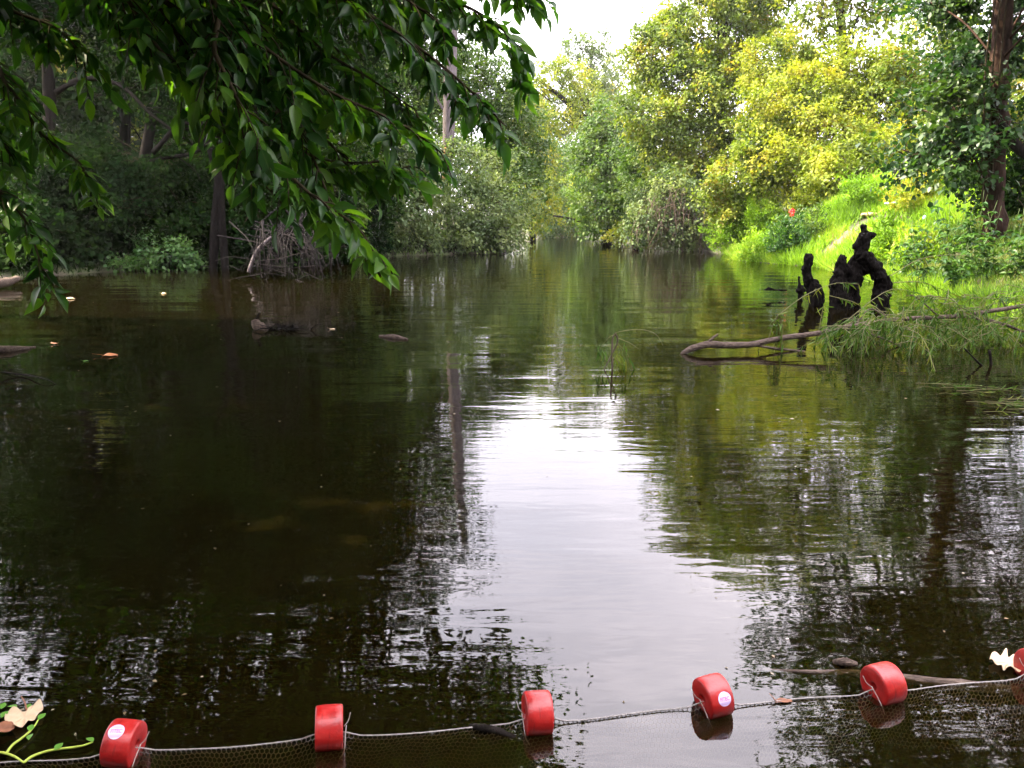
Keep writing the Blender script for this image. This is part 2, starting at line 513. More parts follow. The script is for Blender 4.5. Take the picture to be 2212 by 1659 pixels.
# ------------------------------------------------------------------ water
def water_mat():
    m, n, l = new_mat('creek_water')
    out = n.new('ShaderNodeOutputMaterial')
    geo = n.new('ShaderNodeNewGeometry')
    def noise_layer(sx, sy, scale, detail, dist=0.0, rot=0.0):
        mp = n.new('ShaderNodeMapping'); mp.inputs['Scale'].default_value = (sx, sy, 1); mp.inputs['Rotation'].default_value = (0, 0, rot)
        t = n.new('ShaderNodeTexNoise'); t.inputs['Scale'].default_value = scale; t.inputs['Detail'].default_value = detail
        t.inputs['Distortion'].default_value = dist
        l.new(geo.outputs['Position'], mp.inputs['Vector']); l.new(mp.outputs['Vector'], t.inputs['Vector'])
        return t.outputs['Fac']
    a = noise_layer(.75, 4.6, 1.0, 2.0, .35, .04)
    c = noise_layer(.9, 3.2, 3.4, 2.0, .5, -.06)
    d = noise_layer(1.0, 1.0, 9.0, 2.0, .6)
    e = noise_layer(.20, 1.15, 1.0, 1.0, .25, -.03)
    sx = n.new('ShaderNodeSeparateXYZ'); l.new(geo.outputs['Position'], sx.inputs[0])
    calm = n.new('ShaderNodeMapRange'); calm.inputs['From Min'].default_value = 5; calm.inputs['From Max'].default_value = 22; calm.inputs['To Min'].default_value = 1; calm.inputs['To Max'].default_value = .2
    l.new(sx.outputs['Y'], calm.inputs['Value'])
    swell = n.new('ShaderNodeMapRange'); swell.inputs['From Min'].default_value = 2.5; swell.inputs['From Max'].default_value = 9; swell.inputs['To Min'].default_value = .25; swell.inputs['To Max'].default_value = 1
    l.new(sx.outputs['Y'], swell.inputs['Value'])
    patch = noise_layer(.35, .5, .55, 2.0)
    pm = n.new('ShaderNodeMapRange'); pm.inputs['From Min'].default_value = .42; pm.inputs['From Max'].default_value = .62
    l.new(patch, pm.inputs['Value'])
    def mul(x, k):
        q = n.new('ShaderNodeMath'); q.operation = 'MULTIPLY'; l.new(x, q.inputs[0])
        if isinstance(k, float): q.inputs[1].default_value = k
        else: l.new(k, q.inputs[1])
        return q.outputs[0]
    def add(x, y):
        q = n.new('ShaderNodeMath'); q.operation = 'ADD'; l.new(x, q.inputs[0]); l.new(y, q.inputs[1])
        return q.outputs[0]
    h = add(add(add(mul(mul(a, calm.outputs['Result']), .0042), mul(mul(c, calm.outputs['Result']), .0012)), mul(mul(d, pm.outputs['Result']), .00045)), mul(mul(e, swell.outputs['Result']), .019))
    bp = n.new('ShaderNodeBump'); bp.inputs['Strength'].default_value = 1.0; bp.inputs['Distance'].default_value = 1.0
    l.new(h, bp.inputs['Height'])
    fr = n.new('ShaderNodeFresnel'); fr.inputs['IOR'].default_value = 1.55
    l.new(bp.outputs['Normal'], fr.inputs['Normal'])
    gl = n.new('ShaderNodeBsdfGlossy'); gl.inputs['Roughness'].default_value = .02
    l.new(bp.outputs['Normal'], gl.inputs['Normal'])
    tr = n.new('ShaderNodeBsdfTransparent'); tr.inputs['Color'].default_value = (.9, .82, .62, 1)
    di = n.new('ShaderNodeBsdfDiffuse'); di.inputs['Color'].default_value = (.014, .0105, .0022, 1)
    body = n.new('ShaderNodeMixShader'); body.inputs['Fac'].default_value = .28
    l.new(tr.outputs[0], body.inputs[1]); l.new(di.outputs[0], body.inputs[2])
    mix = n.new('ShaderNodeMixShader')
    l.new(fr.outputs['Fac'], mix.inputs['Fac']); l.new(body.outputs[0], mix.inputs[1]); l.new(gl.outputs[0], mix.inputs[2])
    l.new(mix.outputs[0], out.inputs['Surface'])
    va = n.new('ShaderNodeVolumeAbsorption'); va.inputs['Color'].default_value = (.62, .44, .16, 1); va.inputs['Density'].default_value = 11.0
    l.new(va.outputs[0], out.inputs['Volume'])
    return m


wv = [(-45, -12, 0), (45, -12, 0), (45, 142, 0), (-45, 142, 0), (-45, -12, -2.6), (45, -12, -2.6), (45, 142, -2.6), (-45, 142, -2.6)]
wf = [(0, 1, 2, 3), (7, 6, 5, 4), (0, 4, 5, 1), (1, 5, 6, 2), (2, 6, 7, 3), (3, 7, 4, 0)]
me = bpy.data.meshes.new('water'); me.from_pydata(wv, [], wf)
water = link_mesh('water', me, water_mat())
tag(water, 'dark rippled creek water mirroring trees and sky', 'water', kind='structure')


# ------------------------------------------------------------------ trees and shrubs
STAT = {'leaves': 0}


def crown_points(lobes, clump_r, dens, r):
    """lobes: world (c(3), radii(3)); returns clump centres, outward dirs, lobe centres"""
    C, O, L = [], [], []
    for c, rad in lobes:
        c = np.array(c); rad = np.array(rad)
        area = 4 * math.pi * ((rad[0] * rad[1]) ** 1.6 / 3 + (rad[0] * rad[2]) ** 1.6 / 3 + (rad[1] * rad[2]) ** 1.6 / 3) ** (1 / 1.6)
        n = max(6, int(dens * area / (clump_r ** 2 * 3.0)))
        d = unit(r.normal(size=(n, 3)))
        d[:, 1] = np.where((d[:, 1] > .1) & (r.random(n) < .55), -d[:, 1], d[:, 1])
        ph = r.uniform(0, 6.28, 6)
        lump = 1 + .16 * np.sin(3.1 * d[:, 0] + 2.3 * d[:, 2] + ph[0]) + .13 * np.sin(5.3 * d[:, 1] - 4.1 * d[:, 2] + ph[1]) + .10 * np.sin(7.7 * d[:, 0] + 6.1 * d[:, 1] + ph[2])
        rr = (1 - .5 * r.uniform(0, 1, n) ** 1.8) * lump
        C.append(c + d * rad * rr[:, None]); O.append(unit(d / rad)); L.append(np.repeat(c[None], n, 0))
    return np.concatenate(C), np.concatenate(O), np.concatenate(L)


def foliage(lobes, clump_r, dens, lpc, leaf, droop, seed, width=.5, tmpl=T_FAR, ground_clip=True, long=1.0, twig_r=.012, keep=None):
    """returns (MB of leaves, MB of twigs)"""
    r = rng(seed)
    lpc, leaf, width = lpc * 1.34, leaf * 1.30, width * 1.45
    C, O, L = crown_points(lobes, clump_r, dens, r)
    if ground_clip:
        k = C[:, 2] > ground_z(C[:, 0], C[:, 1]) + .1
        k &= C[:, 2] > .12
        C, O, L = C[k], O[k], L[k]
    if keep is not None:
        k = keep(C)
        C, O, L = C[k], O[k], L[k]
    # openings of the left wood through which the sunlit field beyond shows
    for gx_, gy_, gY, ra in ((150, 115, 44, 1.5), (300, 285, 44, 1.35)):
        q0 = P(gx_, gy_, gY); v0_ = unit(q0 - np.array((0, 0, CAM_H)))
        w_ = C - np.array((0, 0, CAM_H)); t_ = w_ @ v0_
        k = ~((C[:, 1] > 26) & (C[:, 1] < 66) & (np.linalg.norm(w_ - t_[:, None] * v0_, axis=1) < ra * t_ / 44))
        C, O, L = C[k], O[k], L[k]
    n = len(C)
    cnt = r.integers(int(lpc * .6), int(lpc * 1.4) + 1, n)
    ci = np.repeat(np.arange(n), cnt)
    N = len(ci)
    crs = clump_r * r.uniform(.6, 1.35, n)
    off = r.normal(size=(N, 3)) * np.array((.55, .55, .42)) * crs[ci][:, None]
    sd = unit(O + .5 * r.normal(size=(n, 3)) + np.array((0, 0, -droop)))
    off += sd[ci] * (r.uniform(-.6, .9, N) * crs[ci] * long)[:, None]
    pos = C[ci] + off
    pos[:, 2] -= droop * .4 * np.linalg.norm(off, axis=1)
    axis = sd[ci] * .8 + .75 * r.normal(size=(N, 3)) + np.array((0, 0, -droop * .7))
    nor = np.array((0, 0, 1.0)) + .55 * r.normal(size=(N, 3)) + .35 * O[ci]
    ln = leaf * r.uniform(.65, 1.3, N)
    tint = np.clip(r.uniform(0, 1, n)[ci] * .5 + r.uniform(0, 1, N) * .5, 0, 1)
    if ground_clip:
        k = pos[:, 2] > .03
        pos, axis, nor, ln, tint = pos[k], axis[k], nor[k], ln[k], tint[k]
    mb = MB()
    mb.leaves(tmpl, pos, axis, nor, ln, ln * width, tint)
    STAT['leaves'] += len(pos)
    tw = MB()
    for i in range(n):
        if r.random() < .55:
            a = L[i] + (C[i] - L[i]) * r.uniform(.25, .55)
            mid = (a + C[i]) / 2 + r.normal(size=3) * .12 * np.linalg.norm(C[i] - a) + np.array((0, 0, .05))
            e = C[i] + sd[i] * crs[i] * .7
            tw.tube([a, mid, C[i], e], [twig_r * 1.8, twig_r * 1.4, twig_r, twig_r * .4], sides=3, cap=False)
    return mb, tw


def wl_(x, y, z, a, b_, c):
    return ((x, y, z), (a, b_, c))


def lobe(x, y, Y, rx, ry, rd=None):
    c = P(x, y, Y)
    a, b = px(rx, Y), px(ry, Y)
    return (c, (a, rd if rd else a, b))


def plant(name, label, cat, base, trunk, lobes, leafm, barkm, leaf, clump_r, dens=1.0, lpc=34, droop=.3, seed=1, group=None,
          width=.5, tmpl=T_FAR, long=1.0, limb=.3, stems=0, twig_r=.012, crown_name='crown', keep=None):
    """base (x, y) on the ground; trunk: rows (x,y,z,r) in world metres"""
    r = rng(seed + 1000)
    bz = float(ground_z(base[0], base[1]))
    root = empty(name, (base[0], base[1], bz))
    tag(root, label, cat, group)
    tb = MB()
    if trunk is not None:
        t = np.asarray(trunk, dtype=float)
        sp = smooth_path(t, max(10, 4 * len(t)))
        sp[:, :2] += r.normal(size=(len(sp), 2)) * sp[:, 3:4] * .12
        tb.tube(sp[:, :3], np.maximum(sp[:, 3], .01), sides=12, rough=.08, seed=seed)
        for c, rad in lobes:
            c = np.array(c)
            hz = c[2] - .35 * rad[2]
            i = int(np.argmin(np.abs(sp[:, 2] - (sp[0, 2] + (hz - sp[0, 2]) * .72))))
            a = sp[i, :3]; ra = sp[i, 3]
            e = c + np.array((0, 0, .35 * rad[2]))
            m1 = a * .6 + e * .4 + np.array((0, 0, .10 * np.linalg.norm(e - a))) + r.normal(size=3) * .2
            q = smooth_path([a, m1, e], 8)
            tb.tube(q, np.linspace(max(ra * limb, .03), .02, 8), sides=6, rough=.1, seed=seed)
            for _ in range(5):
                d = unit(r.normal(size=3)) * np.array(rad) * .7
                q = smooth_path([c * .7 + a * .3, c + d * .5 + np.array((0, 0, .1)), c + d], 6)
                tb.tube(q, np.linspace(max(ra * limb * .4, .02), .012, 6), sides=4)
    for _ in range(stems):
        c, rad = lobes[r.integers(len(lobes))]
        a = np.array((base[0] + r.normal() * .35, base[1] + r.normal() * .35, bz - .1))
        e = np.array(c) + unit(r.normal(size=3)) * np.array(rad) * .6
        m1 = a * .5 + e * .5 + np.array((0, 0, .15 * np.linalg.norm(e - a))) + r.normal(size=3) * .15
        tb.tube(smooth_path([a, m1, e], 8), np.linspace(twig_r * 3.2, twig_r, 8), sides=5)
    lf, tw = foliage(lobes, clump_r, dens, lpc, leaf, droop, seed, width, tmpl, long=long, twig_r=twig_r, keep=keep)
    if tb.n: tb.build('trunk', barkm, root, smooth=True)
    if tw.n: tw.build('twigs', M['twig'], root)['kind'] = 'stuff'
    lf.build(crown_name, leafm, root)
    return root


def gp(x, Y, dz=0.0):               # ground point under pixel column x at distance Y
    X = (x * S - 512) / FPX * Y
    return np.array((X, Y, float(ground_z(X, Y)) + dz))


def trunk_to(base_x, Y, pts):
    """pts rows (x, y, r_px) from the top of the base upwards, at distance Y"""
    b = gp(base_x, Y, -.3)
    rows = [(*b, px(pts[0][2], Y) * 1.25)]
    for x, y, rp in pts:
        rows.append((*P(x, y, Y), px(rp, Y)))
    return (b[0], b[1]), rows


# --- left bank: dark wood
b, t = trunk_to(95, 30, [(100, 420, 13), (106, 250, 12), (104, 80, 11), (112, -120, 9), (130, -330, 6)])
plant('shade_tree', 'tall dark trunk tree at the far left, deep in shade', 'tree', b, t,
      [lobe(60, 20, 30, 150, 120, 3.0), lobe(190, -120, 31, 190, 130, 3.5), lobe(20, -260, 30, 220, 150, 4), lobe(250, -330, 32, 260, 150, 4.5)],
      M['leaf_shaded'], M['bark_dark'], .16, .55, dens=1.0, lpc=30, seed=11)
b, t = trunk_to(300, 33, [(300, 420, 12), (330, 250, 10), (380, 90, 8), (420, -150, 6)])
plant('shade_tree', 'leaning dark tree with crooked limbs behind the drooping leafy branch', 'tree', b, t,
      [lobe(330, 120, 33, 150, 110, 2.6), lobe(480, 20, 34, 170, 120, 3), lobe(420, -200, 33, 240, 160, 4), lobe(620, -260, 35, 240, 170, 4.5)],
      M['leaf_shaded'], M['bark_dark'], .16, .55, dens=1.0, lpc=30, seed=12)
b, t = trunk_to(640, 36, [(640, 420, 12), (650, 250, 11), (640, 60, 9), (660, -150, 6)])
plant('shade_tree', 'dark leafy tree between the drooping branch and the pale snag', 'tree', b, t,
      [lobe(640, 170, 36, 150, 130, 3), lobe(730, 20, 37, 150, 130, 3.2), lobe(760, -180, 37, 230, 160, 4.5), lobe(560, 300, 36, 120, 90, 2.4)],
      M['leaf_shaded'], M['bark_dark'], .17, .6, dens=1.0, lpc=30, seed=13)
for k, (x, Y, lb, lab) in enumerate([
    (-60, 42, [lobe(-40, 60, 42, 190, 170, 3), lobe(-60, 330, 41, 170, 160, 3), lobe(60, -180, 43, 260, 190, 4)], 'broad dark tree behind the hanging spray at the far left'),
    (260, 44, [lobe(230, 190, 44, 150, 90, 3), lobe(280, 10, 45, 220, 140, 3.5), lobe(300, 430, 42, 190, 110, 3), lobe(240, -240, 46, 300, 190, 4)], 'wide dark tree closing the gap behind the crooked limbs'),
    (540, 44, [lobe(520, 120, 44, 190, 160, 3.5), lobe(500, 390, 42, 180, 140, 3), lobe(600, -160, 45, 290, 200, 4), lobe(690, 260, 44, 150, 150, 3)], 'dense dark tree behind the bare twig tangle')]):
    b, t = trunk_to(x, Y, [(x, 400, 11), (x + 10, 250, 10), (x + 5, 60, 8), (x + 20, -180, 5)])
    plant('shade_tree', lab, 'tree', b, t, lb, M['leaf_shaded'], M['bark_dark'], .27, .8, dens=1.5, lpc=26, seed=15 + k)
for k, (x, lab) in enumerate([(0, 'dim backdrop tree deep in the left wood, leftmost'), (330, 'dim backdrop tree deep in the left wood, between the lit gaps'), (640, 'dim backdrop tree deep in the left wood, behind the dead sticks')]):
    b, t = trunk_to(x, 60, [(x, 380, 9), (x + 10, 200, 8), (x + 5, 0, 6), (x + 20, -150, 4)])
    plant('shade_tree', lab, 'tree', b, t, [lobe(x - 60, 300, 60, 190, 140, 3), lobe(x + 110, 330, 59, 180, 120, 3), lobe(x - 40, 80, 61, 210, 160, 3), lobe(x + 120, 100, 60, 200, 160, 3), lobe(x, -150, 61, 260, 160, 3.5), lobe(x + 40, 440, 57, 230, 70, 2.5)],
          M['leaf_shaded'], M['bark_dark'], .5, 1.2, dens=1.8, lpc=18, seed=115 + k)
def shade_shrub(label, x, Y, lobes, seed, leafm='leaf_shaded', leaf=.13, dens=1.1, group='undergrowth shrubs on the dark left bank'):
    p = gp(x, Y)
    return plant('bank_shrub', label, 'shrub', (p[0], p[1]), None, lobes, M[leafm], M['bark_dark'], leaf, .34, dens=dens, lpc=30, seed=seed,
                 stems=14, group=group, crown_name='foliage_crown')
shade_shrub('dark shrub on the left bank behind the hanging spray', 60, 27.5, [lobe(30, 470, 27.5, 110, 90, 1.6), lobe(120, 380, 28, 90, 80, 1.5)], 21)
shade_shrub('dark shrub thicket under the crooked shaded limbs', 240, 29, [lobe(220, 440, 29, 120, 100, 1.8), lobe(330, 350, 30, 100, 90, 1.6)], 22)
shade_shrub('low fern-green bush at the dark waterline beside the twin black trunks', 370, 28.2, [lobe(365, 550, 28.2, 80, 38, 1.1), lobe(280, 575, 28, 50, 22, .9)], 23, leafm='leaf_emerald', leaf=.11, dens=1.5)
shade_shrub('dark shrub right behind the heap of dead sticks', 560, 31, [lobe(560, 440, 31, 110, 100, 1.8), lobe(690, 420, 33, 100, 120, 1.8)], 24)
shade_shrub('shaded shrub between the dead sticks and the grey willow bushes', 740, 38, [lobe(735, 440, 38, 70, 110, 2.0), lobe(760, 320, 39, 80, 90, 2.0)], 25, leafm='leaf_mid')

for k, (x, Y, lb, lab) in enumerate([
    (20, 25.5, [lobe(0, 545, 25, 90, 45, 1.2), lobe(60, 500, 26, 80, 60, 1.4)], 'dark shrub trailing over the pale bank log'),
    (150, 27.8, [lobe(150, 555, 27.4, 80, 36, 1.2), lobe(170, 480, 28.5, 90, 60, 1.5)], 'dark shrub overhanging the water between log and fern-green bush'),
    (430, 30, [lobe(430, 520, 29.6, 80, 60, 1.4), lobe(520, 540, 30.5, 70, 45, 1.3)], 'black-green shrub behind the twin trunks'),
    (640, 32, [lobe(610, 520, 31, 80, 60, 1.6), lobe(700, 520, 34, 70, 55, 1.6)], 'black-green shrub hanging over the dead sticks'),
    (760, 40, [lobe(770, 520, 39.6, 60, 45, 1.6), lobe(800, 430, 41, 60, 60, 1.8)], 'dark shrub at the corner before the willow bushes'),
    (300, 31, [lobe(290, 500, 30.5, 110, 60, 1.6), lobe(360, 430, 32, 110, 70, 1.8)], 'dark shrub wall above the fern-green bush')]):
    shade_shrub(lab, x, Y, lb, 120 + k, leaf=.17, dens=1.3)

# twin black trunk at the dark waterline
root_p = gp(470, 28)
tw = empty('twin_trunk_tree', (root_p[0], root_p[1], root_p[2])); tag(tw, 'black twin-stemmed trunk standing at the dark left waterline', 'tree')
for k, pts in enumerate(([(452, 566, 9), (466, 470, 10), (476, 380, 10), (482, 250, 9), (500, 100, 7)], [(486, 566, 7), (478, 470, 8), (474, 400, 8), (440, 280, 6), (400, 180, 4)])):
    m = MB()
    rows = np.array([(*P(x, y, 28), px(rp, 28)) for x, y, rp in pts]); rows[0, 2] = root_p[2] - .3
    sp = smooth_path(rows, 20); m.tube(sp[:, :3], sp[:, 3], sides=9, rough=.15, seed=k)
    m.build('trunk', M['rotten'], tw, smooth=True)
lf, _t = foliage([lobe(500, 90, 28.5, 110, 90, 2), lobe(400, 170, 28.5, 70, 50, 1.2)], .45, .7, 24, .15, .3, 77)
lf.build('crown', M['leaf_shaded'], tw)

# sunlit foliage beyond the gaps of the dark wood
for k, (x, y, Y, rx, ry, lab) in enumerate([(150, 110, 74, 100, 95, 'sunlit yellow-green shrub glimpsed high through the dark left wood'),
                                       (300, 285, 74, 110, 80, 'sunlit yellow-green shrub glimpsed low through the dark left wood')]):
    p = gp(x, Y)
    plant('bank_shrub', lab, 'shrub', (p[0], p[1]), None, [lobe(x, y, Y, rx, ry, 2.2)], M['leaf_yellow'], M['twig'], .3, .6, dens=2.6, lpc=30, seed=31 + k, stems=8, crown_name='foliage_crown')

# --- centre left: pale snag, willow bushes, trees behind
b, t = trunk_to(966, 50, [(968, 470, 6), (966, 385, 9), (968, 320, 12), (972, 200, 13), (974, 100, 12), (978, -40, 11), (985, -200, 8)])
sn = empty('snag_tree', (b[0], b[1], float(ground_z(*b)))); tag(sn, 'pale grey bare trunk rising behind the willow bushes', 'tree')
m = MB(); sp = smooth_path(np.array(t), 40); m.tube(sp[:, :3], sp[:, 3], sides=14, rough=.07, seed=3); m.build('trunk', M['bark_grey'], sn, smooth=True)
m = MB(); q = smooth_path(np.array([(*P(961, 392, 49.66), px(6, 50)), (*P(964, 360, 49.64), px(8, 50)), (*P(962, 330, 49.66), px(5, 50)), (*P(963, 318, 49.7), px(2, 50))]), 10)
m.tube(q[:, :3], q[:, 3], sides=8, rough=.2); m.build('bare_wood_patch', M['charred'], sn, smooth=True)
m = MB(); q = smooth_path([P(972, 240, 50), P(1000, 210, 50), P(1040, 200, 49.8)], 8); m.tube(q, np.linspace(.12, .04, 8), sides=6)
q = smooth_path([P(970, 255, 50), P(945, 215, 50), P(935, 170, 50)], 8); m.tube(q, np.linspace(.1, .03, 8), sides=6)
m.build('limb', M['bark_grey'], sn, smooth=True)

for k, (lab, x, Y, lb, lm) in enumerate([
    ('round grey-green willow bush overhanging the water, largest beside the channel', 1040, 48.5, [lobe(1050, 440, 48.5, 100, 75, 2.6), lobe(960, 470, 47.5, 90, 70, 2.4), lobe(1080, 500, 48, 60, 45, 2.0), lobe(1030, 350, 50, 70, 60, 2.2)], 'leaf_willow'),
    ('grey-green willow bush leaning out next to the shaded wood', 850, 44, [lobe(850, 455, 44, 90, 85, 2.4), lobe(810, 500, 43, 60, 50, 1.8), lobe(900, 370, 45, 80, 60, 2.2)], 'leaf_willow'),
    ('low willow scrub trailing in the water beneath the pale snag', 930, 46.2, [lobe(900, 525, 45.6, 70, 30, 1.4), lobe(1000, 530, 46.6, 75, 28, 1.4)], 'leaf_willow')]):
    p = gp(x, Y + 1.5)
    plant('willow_bush', lab, 'bush', (p[0], p[1]), None, lb, M[lm], M['twig'], .17, .48, dens=1.25, lpc=34, droop=.35, seed=41 + k, width=.38, stems=22,
          group='willow bushes on the left bank', crown_name='foliage_crown')
b, t = trunk_to(860, 58, [(860, 420, 12), (850, 260, 10), (840, 100, 8), (850, -80, 5)])
plant('bank_tree', 'feathery bright green tree behind the pale snag', 'tree', b, t,
      [lobe(860, 210, 58, 120, 110, 4), lobe(800, 100, 59, 110, 90, 4), lobe(930, 120, 59, 100, 90, 4), lobe(870, -20, 59, 140, 100, 4.5), lobe(900, 310, 56, 110, 70, 3.4)],
      M['leaf_mid'], M['bark_dark'], .2, .65, dens=1.1, lpc=34, seed=51, droop=.5)
b, t = trunk_to(1080, 66, [(1080, 430, 9), (1070, 300, 8), (1075, 180, 6)])
plant('bank_tree', 'olive green tree just right of the pale snag', 'tree', b, t,
      [lobe(1060, 250, 66, 85, 95, 4), lobe(1120, 310, 68, 70, 90, 4), lobe(1020, 190, 66, 70, 70, 3.5), lobe(1090, 390, 64, 90, 70, 3.6)],
      M['leaf_mid'], M['bark_dark'], .22, .7, dens=1.15, lpc=34, seed=52)
b, t = trunk_to(1150, 92, [(1150, 450, 6), (1150, 360, 5), (1155, 260, 4)])
plant('bank_tree', 'hazy yellow-green tree at the left mouth of the channel', 'tree', b, t,
      [lobe(1150, 330, 92, 55, 75, 4), lobe(1165, 430, 90, 50, 60, 4), lobe(1135, 250, 94, 45, 50, 3.5)],
      M['leaf_yellow'], M['bark_dark'], .26, .8, dens=1.2, lpc=32, seed=53)

# --- far centre
b, t = trunk_to(1330, 88, [(1320, 380, 10), (1290, 290, 9), (1250, 245, 7), (1200, 200, 4), (1160, 170, 2)])
plant('leaning_willow', 'leaning willow with golden crown reaching over the channel', 'tree', b, t,
      [lobe(1190, 155, 88, 62, 30, 3.5), lobe(1235, 175, 89, 50, 32, 3.5), lobe(1150, 190, 88, 35, 28, 3), lobe(1265, 215, 88, 40, 36, 3), lobe(1215, 250, 88, 55, 30, 3)],
      M['leaf_yellow'], M['bark_dark'], .24, .62, dens=.62, lpc=24, seed=61, droop=.6, width=.35)
b, t = trunk_to(1290, 120, [(1285, 330, 6), (1280, 200, 4), (1275, 110, 2.5)])
plant('far_tree', 'thin grey-green treetop against the white sky above the channel', 'tree', b, t,
      [lobe(1240, 115, 120, 42, 36, 4), lobe(1290, 140, 121, 45, 36, 4), lobe(1275, 95, 120, 35, 24, 3.5), lobe(1300, 190, 120, 40, 36, 4)],
      M['leaf_willow'], M['bark_dark'], .28, .7, dens=.55, lpc=22, seed=62)
b, t = trunk_to(1310, 78, [(1310, 470, 10), (1300, 380, 9), (1300, 280, 6)])
plant('bank_tree', 'dense emerald tree on the right edge of the narrow channel', 'tree', b, t,
      [lobe(1310, 380, 78, 70, 80, 4), lobe(1290, 450, 76, 60, 60, 3.6), lobe(1330, 290, 79, 65, 70, 4), lobe(1360, 430, 76, 50, 75, 3.4), lobe(1270, 330, 80, 40, 50, 3.2)],
      M['leaf_mid'], M['bark_dark'], .23, .68, dens=1.2, lpc=32, seed=63)
for k, (lab, x, Y, lb, lm) in enumerate([
    ('pale hazy bush closing the far end of the creek', 1215, 128, [lobe(1210, 455, 128, 60, 55, 4), lobe(1180, 480, 126, 40, 34, 3)], 'leaf_mid'),
    ('golden hazy bush at the far bend of the creek', 1255, 134, [lobe(1255, 430, 134, 50, 60, 4), lobe(1245, 490, 130, 40, 24, 3)], 'leaf_yellow'),
    ('tall hazy bush at the very end of the channel', 1200, 145, [lobe(1190, 380, 145, 60, 70, 5), lobe(1250, 370, 146, 60, 60, 5)], 'leaf_mid'),
    ('small yellow bush at the water beside the leaning dark post', 1340, 66, [lobe(1335, 505, 66, 22, 24, 1.4)], 'leaf_yellow')]):
    p = gp(x, Y)
    plant('far_bush', lab, 'bush', (p[0], p[1]), None, lb, M[lm], M['twig'], .26, .7, dens=1.2, lpc=30, seed=65 + k, stems=8, crown_name='foliage_crown')
for k, (x, lab, lb) in enumerate([(1160, 'hazy tree wall far behind the channel, left half', [lobe(1120, 330, 160, 80, 120, 5), lobe(1180, 250, 162, 60, 70, 5), lobe(1200, 400, 158, 80, 80, 5)]),
                                  (1310, 'hazy tree wall far behind the channel, right half', [lobe(1290, 280, 160, 70, 90, 5), lobe(1360, 230, 162, 80, 110, 5), lobe(1280, 400, 158, 80, 80, 5)])]):
    b, t = trunk_to(x, 160, [(x, 420, 5), (x, 330, 4), (x, 250, 3)])
    plant('far_tree', lab, 'tree', b, t, lb, M['leaf_yellow' if k else 'leaf_mid'], M['bark_dark'], .5, 1.3, dens=1.3, lpc=24, seed=130 + k)
# arching bare limb over the channel
m = MB(); q = smooth_path([P(1335, 505, 84), P(1295, 500, 84), (P(1245, 475, 84)), P(1195, 466, 84)], 14)
m.tube(q, np.linspace(px(6, 84), px(1.6, 84), 14), sides=7, rough=.1)
o = m.build('arching_limb', M['bark_dark'], None, smooth=True, origin=W(1335, 520)); tag(o, 'dark bare limb arching low across the narrow channel', 'branch')
m = MB(); q = smooth_path([P(1375, 555, 53), P(1370, 520, 53.2), P(1380, 490, 53.5), P(1372, 450, 54)], 12)
m.tube(q, np.linspace(px(7, 53), px(3, 53), 12), sides=7, rough=.2)
o = m.build('leaning_post', M['rotten'], None, smooth=True, origin=W(1375, 538)); tag(o, 'short black leaning trunk in the water at the vine mound corner', 'stump')

# --- right bank
b, t = trunk_to(1560, 62, [(1560, 400, 16), (1550, 250, 14), (1560, 80, 11), (1580, -120, 7)])
plant('vine_draped_tree', 'tall vine-draped tree with golden patches right of the sky gap', 'tree', b, t,
      [lobe(1420, 120, 60, 75, 75, 3.6), lobe(1440, 60, 62, 45, 34, 3), lobe(1550, 60, 62, 100, 110, 5), lobe(1500, 200, 59, 100, 90, 4), lobe(1620, 190, 60, 110, 120, 4.5),
       lobe(1420, 260, 58, 80, 60, 3.4), lobe(1560, 330, 57, 110, 70, 3.6), lobe(1620, -60, 63, 130, 110, 5), lobe(1470, 350, 57, 70, 50, 3), lobe(1590, -160, 64, 110, 90, 5)],
      M['leaf_vine'], M['bark_dark'], .19, .55, dens=1.1, lpc=34, seed=71, droop=.6)
b, t = trunk_to(1400, 70, [(1400, 420, 9), (1390, 300, 8), (1385, 230, 5)])
plant('bank_tree', 'shadowy olive tree behind the vine mound', 'tree', b, t,
      [lobe(1400, 330, 66, 70, 70, 3.5), lobe(1450, 400, 62, 70, 60, 3), lobe(1380, 420, 66, 45, 60, 3)],
      M['leaf_mid'], M['bark_dark'], .21, .6, dens=1.15, lpc=32, seed=72)
# vine mound: leaves over a tangle of hanging brown stems
p = gp(1470, 54)
vm = plant('vine_mound', 'rounded mound of vines with bare brown tangle hanging to the water', 'vines', (p[0], p[1]), None,
           [lobe(1440, 420, 53, 70, 60, 2.2), lobe(1400, 480, 52, 45, 50, 1.8), lobe(1500, 460, 52.5, 60, 60, 2.0), lobe(1460, 500, 52, 60, 36, 1.6)],
           M['leaf_willow'], M['twig_brown'], .15, .4, dens=1.15, lpc=26, seed=73, stems=10, droop=.7, crown_name='foliage_crown')
r = rng(74); m = MB()
for i in range(260):
    x = r.uniform(1375, 1560); Y = 51.5 + r.uniform(-1.4, 2.2)
    y0 = 400 + 45 * ((x - 1460) / 90) ** 2 + r.uniform(0, 60)
    y1 = y0 + r.uniform(40, 130)
    a, e = P(x, y0, Y), P(x + r.normal() * 14, min(y1, 548), Y - r.uniform(0, .6))
    q = smooth_path([a, (a + e) / 2 + r.normal(size=3) * .45, e + r.normal(size=3) * np.array((.5, .2, 0))], 6)
    m.tube(q, np.linspace(.018, .009, 6), sides=3, cap=False)
m.build('hanging_stems', M['twig_brown'], vm)['kind'] = 'stuff'

